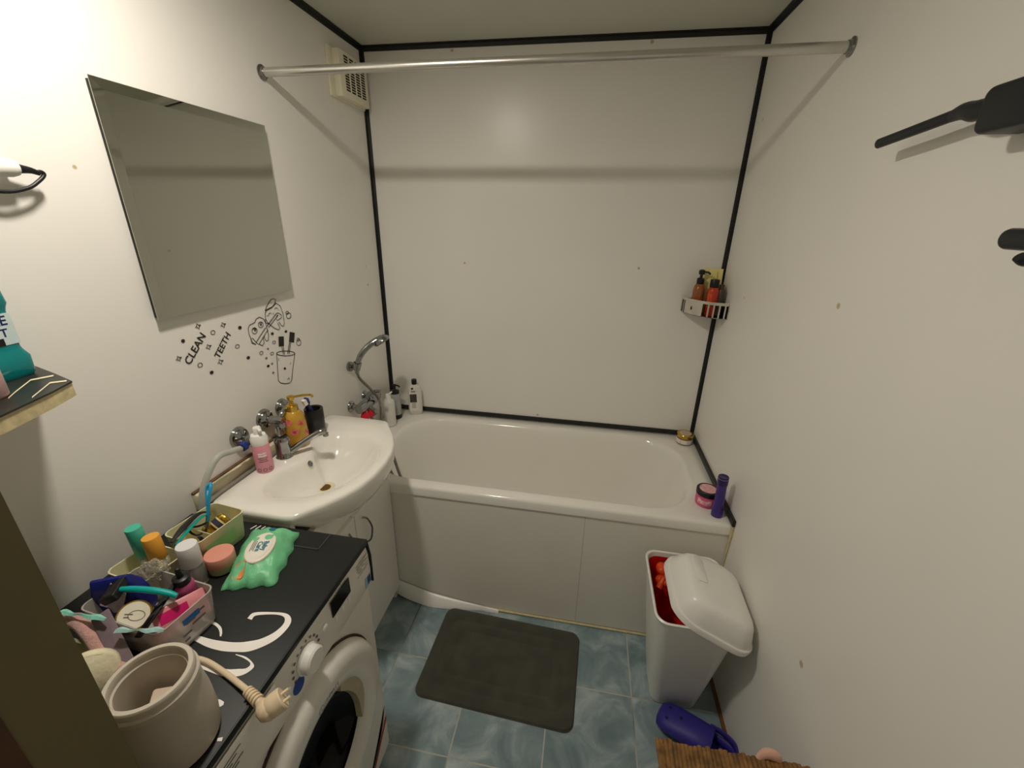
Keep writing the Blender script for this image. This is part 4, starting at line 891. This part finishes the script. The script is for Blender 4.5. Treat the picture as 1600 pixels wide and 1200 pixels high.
# grey heater pot with its cord and plug
pt_ = thing('wax_heater', 'grey-beige round heater pot without a lid on the washer by the doorway', 'pot', (.456, -1.724, TZ))
M_pot = mat('warm grey plastic', (186, 178, 165), .4, var=.02)
put('body', lathe([(.054, 0), (.059, .004), (.0615, .03), (.0600, .075), (.0560, .108), (.0550, .118), (.0545, .124)], 56, True, False), M_pot, pt_, 40)
put('rim', lathe([(.0545, .122), (.0570, .125), (.0570, .133), (.0550, .135), (.0540, .136), (.0540, .145), (.0520, .148), (.0465, .148), (.0450, .144), (.0450, .136), (.0425, .134), (.0415, .06), (.039, .03), (.001, .03)], 56, False, True), mat('light grey plastic', (196, 188, 174), .35, var=.02), pt_, 35, False, 'lighter grey rim')
put('inner_tray', T(rrbox(0, 0, .022, .031, .004, 0, .0015, .0005), (.006, .0, .078), (R(10), R(16), R(34))), mat('pale card insert', (206, 186, 166), .5, var=.08), pt_, 30)
put('hinge', T(rrbox(0, 0, .010, .006, .004, 0, .012, .002), (-.032, -.041, .122), (0, 0, R(52))), M_pot, pt_, 40)
M_cord = mat('cream cord', (226, 206, 176), .5, var=.03)
put('cord', tube([(.404, -1.706, TZ + .010), (.372, -1.680, TZ + .006), (.355, -1.640, TZ + .005), (.368, -1.612, TZ + .005), (.400, -1.609, TZ + .005), (.452, -1.622, TZ + .006), (.500, -1.638, TZ + .010), (.522, -1.646, TZ + .013)], .0050, 10, 6), M_cord, pt_, 60, True)
p0, p1 = Vector((.516, -1.644, TZ + .012)), Vector((.556, -1.659, TZ + .012)); d = (p1 - p0).normalized()
rib = [(.0062, 0)]
for k in range(5): rib += [(.0085 + k * .0003, .001 + k * .007), (.0085 + k * .0003, .0045 + k * .007), (.0066, .005 + k * .007), (.0066, .0065 + k * .007)]
rib.append((.010, .042))
pg = put('plug', aim(lathe(rib, 18), d, p0), M_cord, pt_, 30, True, 'cream mains plug')
put('plug_body', tube([p1 - d * .002, p1 + d * .008, p1 + d * .020, p1 + d * .030], [.0095, .0155, .0165, .010], 18, 4), M_cord, pg, 60, True)
face = Vector((.62, .66, .30)).normalized(); fc = p1 + d * .016
put('plug_face', aim(lathe([(.013, -.002), (.0175, .004), (.0185, .012), (.0185, .024), (.017, .026), (.001, .0245)], 28), face, fc), M_cord, pg, 35, True)
sd = face.cross(Vector((0, 0, 1))).normalized()
for s in (-1, 1):
    a = fc + face * .024 + sd * .0075 * s
    put('pin', tube([a, a + face * .012], .0026, 10, 0), M_cord, pg, 40, True)

# green pack of wipes
wp = thing('wipes_pack', 'green soft pack of wet wipes with a white oval lid on the washer', 'pack', (.305, -1.352, TZ))
quad = [Vector((.228, -1.287)), Vector((.347, -1.268)), Vector((.400, -1.430)), Vector((.298, -1.466))]
def qp(u, v): return quad[0] * (1 - u) * (1 - v) + quad[1] * u * (1 - v) + quad[2] * u * v + quad[3] * (1 - u) * v
NU, NV = 28, 36
def hgt(u, v):
    e = (1 - abs(2 * u - 1) ** 3.2) * (1 - abs(2 * v - 1) ** 4)
    e = max(e, 0) ** .7
    w_ = .0022 * math.sin(9 * u + 5 * v) * math.sin(13 * v - 4 * u) + .0014 * math.sin(31 * v + 7 * u) + .0012 * math.sin(23 * u - 17 * v)
    crimp = .0015 * math.sin(60 * u) * (1 if v < .05 or v > .95 else 0)
    return .002 + .036 * e * (1.06 - .22 * v) + w_ * e + abs(crimp)
bmw = bmesh.new(); gt = []; gb = []
for j in range(NV + 1):
    ra = []; rb = []
    for i in range(NU + 1):
        u, v = i / NU, j / NV
        p = qp(u, v); pin = .010 * (math.sin(PI * v) ** 2) * (2 * u - 1)
        p = p + Vector((pin * .4, 0)) + Vector((.003 * math.sin(22 * v) * (2 * u - 1) ** 3, .003 * math.sin(19 * u)))
        ra.append(bmw.verts.new((p.x, p.y, TZ + hgt(u, v)))); rb.append(bmw.verts.new((p.x, p.y, TZ + .0005)))
    gt.append(ra); gb.append(rb)
for j in range(NV):
    for i in range(NU):
        bmw.faces.new((gt[j][i], gt[j + 1][i], gt[j + 1][i + 1], gt[j][i + 1])); bmw.faces.new((gb[j][i], gb[j][i + 1], gb[j + 1][i + 1], gb[j + 1][i]))
for j in range(NV):
    bmw.faces.new((gt[j][0], gb[j][0], gb[j + 1][0], gt[j + 1][0])); bmw.faces.new((gt[j][NU], gt[j + 1][NU], gb[j + 1][NU], gb[j][NU]))
for i in range(NU):
    bmw.faces.new((gt[0][i], gt[0][i + 1], gb[0][i + 1], gb[0][i])); bmw.faces.new((gt[NV][i], gb[NV][i], gb[NV][i + 1], gt[NV][i + 1]))
bmesh.ops.recalc_face_normals(bmw, faces=bmw.faces)
gm_ = mat('green glossy film', (112, 192, 142), .42, var=.2, scale=24, bump=1.0, bscale=60)
put('film', bmw, gm_, wp, 70, True)
UV = [(u_ / 40, v_ / 40) for u_ in range(41) for v_ in range(41)]
def film_z(p):
    b = min(UV, key=lambda t: (qp(*t) - p).length_squared); return TZ + hgt(*b)
def on_pack(bm, u0, v0, su, sv, lift, rot=0, drape=False):
    """lay artwork (x, y in metres) on the pack's upper film, flat or following it"""
    c = qp(u0, v0); ax = (quad[3] - quad[0]).normalized(); a = math.atan2(ax.y, ax.x) + rot
    ca, sa = math.cos(a), math.sin(a)
    z0 = TZ + hgt(u0, v0)
    for v in bm.verts:
        x, y = v.co.x, v.co.y
        q = Vector((c.x + x * ca - y * sa, c.y + x * sa + y * ca))
        v.co = Vector((q.x, q.y, (film_z(q) if drape else z0 - .04 * abs(x)) + lift + v.co.z))
    return bm
lidm = mat('white flip lid', (234, 228, 216), .35, var=.02)
lid = put('flip_lid', on_pack(loft([[(.050 * k * math.cos(t), .031 * k * math.sin(t), z) for t in [2 * PI * i / 40 for i in range(40)]] for k, z in ((1.0, 0), (1.0, .0035), (.97, .005), (.86, .0055), (.84, .0048), (.5, .0046))]), .52, .52, 1, 1, -.0005), lidm, wp, 50, True, 'white oval flip lid')
ti = mat('teal print', (60, 132, 150), .5, var=0)
def lidtext(s, x, y, size): return T(text_bm(s, size, .0001, .0003), (x, y, 0))
put('lettering', on_pack(join(lidtext('Baby', .0, .010, .016), lidtext('Care', .0, -.003, .016)), .52, .52, 1, 1, .0052), ti, lid, 0, True, 'teal lettering')
put('small_print', on_pack(join(*[T(box(-.020, .014 - .004 * (k % 2), -.0006, .0006, 0, .0002), (0, -.012 - k * .0035, 0)) for k in range(3)]), .52, .52, 1, 1, .0054), M_inkg, lid, 0, True)
put('film_print', on_pack(disc(-.066, .006, .0075, .0075, 18), .52, .52, 1, 1, .0008, 0, True), mat('blue dot print', (28, 110, 140), .4), wp, 0, True, 'blue dot print')
put('peach_print', on_pack(loft([rr(.056, -.026, .020, .012, .009, z, 4) for z in (0, .0004)]), .50, .52, 1, 1, .0008, 0, True), mat('orange print', (222, 130, 70), .4, var=.3), wp, 0, True, 'orange fruit print')

# peach jar in front of the wipes
o = thing('cream_jar', 'peach-lidded cream jar standing against the green wipes pack', 'jar', (.251, -1.408, TZ))
put('jar', lathe([(.024, 0), (.027, .003), (.028, .016), (.0275, .018)], 32), mat('pale green base', (170, 168, 128), .4, var=.05), o, 40)
put('lid', lathe([(.029, .018), (.030, .020), (.030, .044), (.029, .046), (.001, .046)], 36), mat('peach lid', (222, 152, 134), .42, var=.03), o, 35)

# beige organizers
M_org = mat('beige organizer plastic', (220, 216, 178), .4, var=.03)
def organizer(name, label, cx, cy, hx, hy, h, rz, tabs=True, m=None):
    t = thing(name, label, 'organizer', (cx, cy, TZ), (0, 0, rz), 'organizers on the washing machine')
    r_ = .016
    put('tray', loft([rr(0, 0, hx - .006, hy - .006, r_, 0, 5), rr(0, 0, hx - .005, hy - .005, r_, .003, 5), rr(0, 0, hx, hy, r_, h - .002, 5), rr(0, 0, hx + .001, hy + .001, r_, h, 5), rr(0, 0, hx - .0015, hy - .0015, r_ - .001, h, 5), rr(0, 0, hx - .006, hy - .006, r_ - .002, .006, 5)]), m or M_org, t, 40)
    return t
oa = organizer('organizer_tray', 'beige organizer tray with jars and hair ties beside the green wipes', .170, -1.352, .052, .064, .074, R(-7))
put('divider', box(-.044, .044, -.022, -.0205, .004, .066), M_org, oa, 0)
put('front_window', box(.0495, .0505, -.046, .030, .014, .056, .0004), mat('green inlay', (150, 186, 120), .4, var=.1), oa, 0, False, 'greenish inlay')
ob_ = organizer('organizer_tray', 'beige organizer tray holding the teal and orange capped bottles', .150, -1.482, .052, .046, .070, R(-7))
GI = mat('dark blue label', (46, 44, 66), .4, var=.2)
for x, y, z, rot, lb_ in ((.186, -1.325, .052, (R(-62), R(10), R(-20)), 'small gold-lidded jar with a dark label tipped up in the beige organizer'), (.176, -1.356, .040, (R(-35), R(25), 0), 'gold-lidded jar with a dark hair tie lying lower in the beige organizer')):
    j = thing('cosmetic_jar', lb_, 'jar', (x, y, TZ + z), rot, 'gold-lidded jars in the beige organizer')
    put('jar', lathe([(.019, -.016), (.021, -.014), (.021, .004)], 28), mat('gold tinted glass', (214, 196, 120), .2, var=.1), j, 40)
    put('label', lathe([(.0213, -.012), (.0213, .000)], 28, False, False), GI, j, 40)
    put('lid', lathe([(.0215, .004), (.022, .005), (.022, .014), (.021, .016), (.001, .016)], 28), M_gold, j, 35)
o = put('hair_tie', tube([(.164 + .018 * math.cos(a), -1.366 + .019 * math.sin(a), TZ + .066 + .006 * math.sin(a * 2)) for a in [2 * PI * k / 12 for k in range(13)]], .0024, 8, 3), mat('dark brown hair tie', (44, 32, 22), .7), None, 60)
tag(o, 'dark brown hair tie lying over the jars in the beige organizer', 'hair tie')
o = thing('razor', 'light blue razor with an open looped handle standing up in the beige organizer', 'razor', (.150, -1.318, TZ + .01))
cyan = mat('sky blue plastic', (34, 156, 206), .35, var=.05)
put('handle', tube([(.004, -.030, .02), (.008, -.016, .06), (.010, -.004, .10), (.010, .010, .128), (.002, .020, .134), (-.006, .014, .122), (.002, .0, .095), (.007, -.010, .07)], .0040, 8, 5), cyan, o, 60)
put('trim_line', tube([(.0065, -.012, .075), (.0035, .001, .099), (-.003, .012, .118)], .0022, 6, 4), M_lab, o, 60, False, 'white inner line')
o = thing('hair_comb', 'black and teal comb leaning across the back of the beige organizer', 'comb', (.155, -1.38, TZ + .080))
put('back', tube([(.018, -.060, .010), (.008, -.02, .014), (-.004, .03, .012), (-.010, .062, -.006)], [.004, .009, .007, .004], 8, 5, .5), M_black, o, 60)
put('edge', tube([(.028, -.060, .004), (.018, -.02, .008), (.006, .03, .006), (-.002, .058, -.010)], [.003, .005, .004, .003], 8, 5, .6), mat('teal plastic', (0, 150, 142), .35, var=.06), o, 60, False, 'teal edge')

# capped bottles
def capped(name, label, x, y, h, rb, body, cap, caph, tilt=(0, 0, 0), rc=None, z=0):
    t = thing(name, label, 'bottle', (x, y, TZ + z), tilt, 'capped bottles on the washing machine'); rc = rc or rb
    put('bottle', lathe([(rb * .9, 0), (rb, .003), (rb, h - caph - .008), (rb * .7, h - caph)], 28), body, t, 50)
    put('cap', lathe([(rc * .94, h - caph - .002), (rc, h - caph), (rc * .98, h - .002), (rc * .93, h), (.001, h)], 28), cap, t, 35)
    return t
clr = mat('clear plastic', (236, 232, 222), .08, var=0, trans=.85)
M_teal = mat('mint teal cap', (76, 190, 164), .35, var=.05)
t = capped('deodorant', 'tall bottle with a mint teal cap in the back beige organizer', .128, -1.462, .140, .0145, mat('frosted pale bottle', (196, 206, 190), .3, trans=.2), M_teal, .070, (R(2), R(-2), 0), .0150, .004)
t = capped('spray_bottle', 'bottle with an orange cap beside the mint teal one', .171, -1.468, .124, .0165, clr, mat('orange cap', (236, 168, 62), .35, var=.05), .052, (0, R(-4), 0), .0165, .004)
t = capped('spray_bottle', 'clear bottle with a wide white cap standing between organizer and peach jar', .232, -1.456, .108, .0205, clr, mat('white satin cap', (222, 222, 224), .3, var=.02), .050, (0, 0, 0), .0205)
put('inner_tube', T(lathe([(.006, .004), (.006, .05)], 16), (0, 0, 0)), mat('pale mauve liquid', (206, 180, 190), .2, trans=.4), t, 40)
o = thing('plastic_wrap', 'crumpled clear wrap glinting around the orange-capped bottle', 'wrapping', (.190, -1.500, TZ + .0745))
bw = bmesh.new(); bmesh.ops.create_icosphere(bw, subdivisions=4, radius=.024)
for v in bw.verts:
    k = 1 + .22 * math.sin(v.co.x * 320) * math.sin(v.co.y * 290 + 1) + .16 * math.sin(v.co.z * 410 + v.co.x * 200)
    v.co = Vector((v.co.x * k * 1.1, v.co.y * k * .8, v.co.z * k * .7))
put('film', bw, mat('clear crinkled film', (250, 246, 238), .04, var=0, trans=.92, ior=1.3), o, 12)
o = thing('dropper_bottle', 'magenta bottle with a black dropper top in the clear tub', 'bottle', (.284, -1.520, TZ + .018), (R(4), R(3), 0))
put('bottle', lathe([(.017, 0), (.019, .003), (.020, .055), (.016, .066), (.011, .070)], 28), mat('magenta liquid', (190, 84, 132), .2, var=.08, trans=.3), o, 50)
put('collar', lathe([(.0135, .066), (.0145, .068), (.0145, .082), (.011, .084)], 24), M_black, o, 40)
put('dropper', lathe([(.006, .083), (.0055, .096), (.0045, .106), (.001, .107)], 20), M_black, o, 40)

# clear tub and what is in it
ct = organizer('clear_tub', 'translucent white tub full of toiletries on the washer', .248, -1.562, .098, .056, .078, R(-6), m=mat('milky tub', (226, 222, 216), .25, var=.02, trans=.55))
put('tub_print', join(*[box(.0982, .0986, y, y + w_, z, z + .004) for y, z, w_ in ((-.010, .050, .018), (.0, .040, .026), (-.020, .030, .016), (.012, .056, .016), (-.02, .018, .010))]), M_inkg, ct, 0)
put('blue_print', box(.0980, .0984, -.014, .018, .052, .064), mat('blue label', (30, 110, 180), .4), ct, 0, False, 'blue label stripe')
o = thing('sachet', 'pink and magenta sachet leaning in the clear tub', 'sachet', (.312, -1.560, TZ + .05), (R(58), R(4), R(64)))
put('film', loft([rr(0, 0, .042, .024, .004, -.0025, 4), rr(0, 0, .043, .026, .004, 0, 4), rr(0, 0, .042, .024, .004, .0025, 4)]), mat('pink film', (218, 138, 146), .3, var=.12, scale=40), o, 50)
put('print', box(-.034, .012, -.004, .016, .0026, .0030), mat('magenta print', (214, 24, 110), .4, var=.1), o, 0, False, 'magenta patch')
o = thing('nail_file', 'long black file standing diagonally in the clear tub', 'nail file', (.290, -1.578, TZ + .078), (R(4), R(-6), R(105)))
put('strip', rrbox(0, 0, .058, .006, .003, 0, .003, .001), M_gloss, o, 30)
o = thing('razor', 'teal handled razor with a black head resting across the clear tub', 'razor', (.245, -1.566, TZ + .100))
put('handle', tube([(-.036, -.010, .004), (-.012, -.006, .006), (.024, 0, .004), (.052, .006, -.004), (.066, .008, -.010)], [.005, .0058, .0060, .0058, .0045], 12, 5), mat('turquoise rubber', (0, 168, 164), .4, var=.05), o, 60)
put('head', T(rrbox(0, 0, .015, .024, .004, -.010, .006, .002), (-.048, -.010, .002), (R(8), R(-25), R(20))), M_black, o, 40)
put('blades', T(join(*[box(-.006 + k * .004, -.0045 + k * .004, -.019, .019, .006, .0072) for k in range(4)]), (-.048, -.010, .002), (R(8), R(-25), R(20))), M_chromed, o, 0, False, 'metal blades')
o = thing('cosmetic_jar', 'gold-rimmed oval jar lying with its white label up in the clear tub', 'jar', (.250, -1.594, TZ + .066), (R(38), R(20), R(30)))
put('jar', lathe([(.024, -.012), (.027, -.010), (.027, .006), (.026, .009)], 36), M_gold, o, 40)
put('lid_label', T(lathe([(.0235, 0), (.0235, .0008), (.001, .0008)], 32), (0, 0, .0092)), mat('ivory label', (232, 226, 206), .4, var=.04), o, 35, False, 'ivory lid label')
put('label_print', T(join(disc(.004, 0, .013, .009, 24, .0012), T(box(-.014, -.002, -.001, .001, 0, .0002), (0, .002, 0)), T(box(-.014, -.006, -.001, .001, 0, .0002), (0, -.003, 0))), (0, 0, .0103)), M_inkg, o, 0)
o = thing('wipes_packet', 'dark blue packet with a white flap at the wall end of the clear tub', 'packet', (.176, -1.555, TZ + .064), (R(8), R(-8), R(18)))
nv = mat('navy film', (28, 36, 124), .3, var=.25, scale=40, bump=.3, bscale=60)
put('film', loft([rr(0, 0, .040, .016, .012, -.046, 5), rr(0, 0, .044, .020, .014, -.03, 5), rr(0, 0, .042, .018, .013, .02, 5), rr(0, 0, .036, .008, .007, .042, 5), rr(0, 0, .034, .003, .0028, .048, 5)]), nv, o, 50)
put('flap', T(prism([(-.026, -.018), (.018, -.026), (.026, .010), (-.004, .028)], 0, .0012), (.004, -.020, .018), (R(64), R(8), R(-12))), mat('pale lilac label', (196, 186, 200), .4, var=.15, scale=60), o, 0, False, 'pale printed label')
put('bottom_label', T(box(-.020, .022, -.0004, .0004, -.020, -.004), (.004, -.021, -.004)), mat('lilac pink label', (206, 176, 190), .4, var=.2), o, 0)
o = thing('packet', 'small mauve-grey flat packet leaning over the edge of the clear tub', 'packet', (.258, -1.640, TZ + .062), (R(24), R(30), R(-26)))
put('film', rrbox(0, 0, .058, .014, .003, -.001, .001, .0006), mat('mauve grey film', (128, 112, 118), .35, var=.12), o, 30)
for x0, y0, z0, x1, y1, z1, lb_ in ((.140, -1.628, .092, .240, -1.628, .098, 'mint green dental floss pick strip sticking out towards the wall'), (.268, -1.636, .086, .352, -1.622, .090, 'pale aqua crinkled strip at the front edge of the clear tub')):
    cr = mat('mint strip', (140, 214, 196), .35, var=.15, scale=90) if 'mint' in lb_ else mat('aqua strip', (168, 206, 206), .35, var=.15, scale=90)
    L_ = []
    for k in range(13):
        u = k / 12; a = Vector((x0, y0, TZ + z0)).lerp(Vector((x1, y1, TZ + z1)), u); w_ = .0035 + .0022 * math.sin(u * 9 + 1); z_ = .0016 * math.sin(u * 17)
        L_.append([(a.x, a.y + w_, a.z + z_), (a.x, a.y, a.z + z_ + .002), (a.x, a.y - w_, a.z + z_ - .001), (a.x, a.y, a.z + z_ - .0014)])
    tag(put('floss_strip', loft(L_), cr, None, 40), lb_, 'strip')
# pouch, fluffy band and cotton pad beside the doorway
o = thing('cosmetic_pouch', 'grey-green cloth pouch lying open between tub and doorway', 'pouch', (.190, -1.668, TZ))
put('bag', loft([rr(0, 0, .058, .030, .022, 0, 5), rr(0, 0, .064, .034, .024, .02, 5), rr(.002, 0, .060, .030, .022, .045, 5), rr(.004, 0, .052, .022, .018, .058, 5), rr(.004, 0, .046, .017, .014, .056, 5), rr(.004, 0, .044, .015, .012, .03, 5)]), mat('khaki cloth', (148, 144, 116), .8, var=.15, scale=30, bump=.3), o, 60)
pf = mat('dusty pink plush', (206, 158, 150), .95, var=.15, scale=120, bump=.8, bscale=500, sheen=.5)
o = put('hair_band', tube([(.120, -1.632, TZ + .062), (.160, -1.624, TZ + .070), (.205, -1.636, TZ + .066), (.245, -1.652, TZ + .048), (.285, -1.664, TZ + .034), (.325, -1.664, TZ + .026), (.345, -1.654, TZ + .018)], [.010, .013, .013, .012, .012, .016, .012], 12, 6), pf, None, 60)
tag(o, 'dusty pink fluffy hair band draped behind the grey heater pot', 'hair band')
o = thing('cotton_pads', 'cream cotton pad with a creased face standing beside the doorway and heater pot', 'cotton pad', (.282, -1.700, TZ))
cs = []
for k, (w_, h_, y_) in enumerate(((.034, .040, .010), (.038, .044, .006), (.038, .044, -.006), (.034, .040, -.010))):
    lp = []
    for i in range(36):
        a = 2 * PI * i / 36
        lp.append((w_ * math.cos(a) * (1 + .05 * math.sin(3 * a)), y_ + .002 * math.sin(4 * a), .046 + h_ * math.sin(a) * (1 + .04 * math.cos(2 * a))))
    cs.append(lp)
put('pad', T(loft(cs), (0, 0, .0), (R(-24), 0, R(52))), mat('cream cotton', (232, 224, 192), .95, var=.05, scale=60, bump=.5, bscale=120), o, 60)

# ------------------------------------------------------------------ camera, world
cam_d = bpy.data.cameras.new('camera'); cam = bpy.data.objects.new('camera', cam_d); COL.objects.link(cam)
cam_d.sensor_width = 36.0; cam_d.sensor_fit = 'HORIZONTAL'; cam_d.lens = 660.19 / 1600 * 36.0; cam_d.clip_start = .01
Rm = Matrix(((.984546, -.080897, .155321), (.174067, .354686, -.918639), (.019225, .931479, .363286)))
cam.matrix_world = Matrix.Translation((1.02897, -2.04104, 1.61962)) @ Rm.to_4x4()
SC.camera = cam
SC.cycles.max_bounces = 16; SC.cycles.diffuse_bounces = 10
w_ = bpy.data.worlds.new('added ambient fill'); SC.world = w_; w_.use_nodes = True  # uniform warm fill added outside the doorway to brighten the room
w_.node_tree.nodes['Background'].inputs[0].default_value = (.9, .8, .62, 1)
w_.node_tree.nodes['Background'].inputs[1].default_value = WORLD
SC.view_settings.view_transform = 'Standard'; SC.view_settings.look = 'None'
SC.view_settings.gamma = 1.0; SC.view_settings.use_curve_mapping = False
SC.view_settings.exposure = EXPO
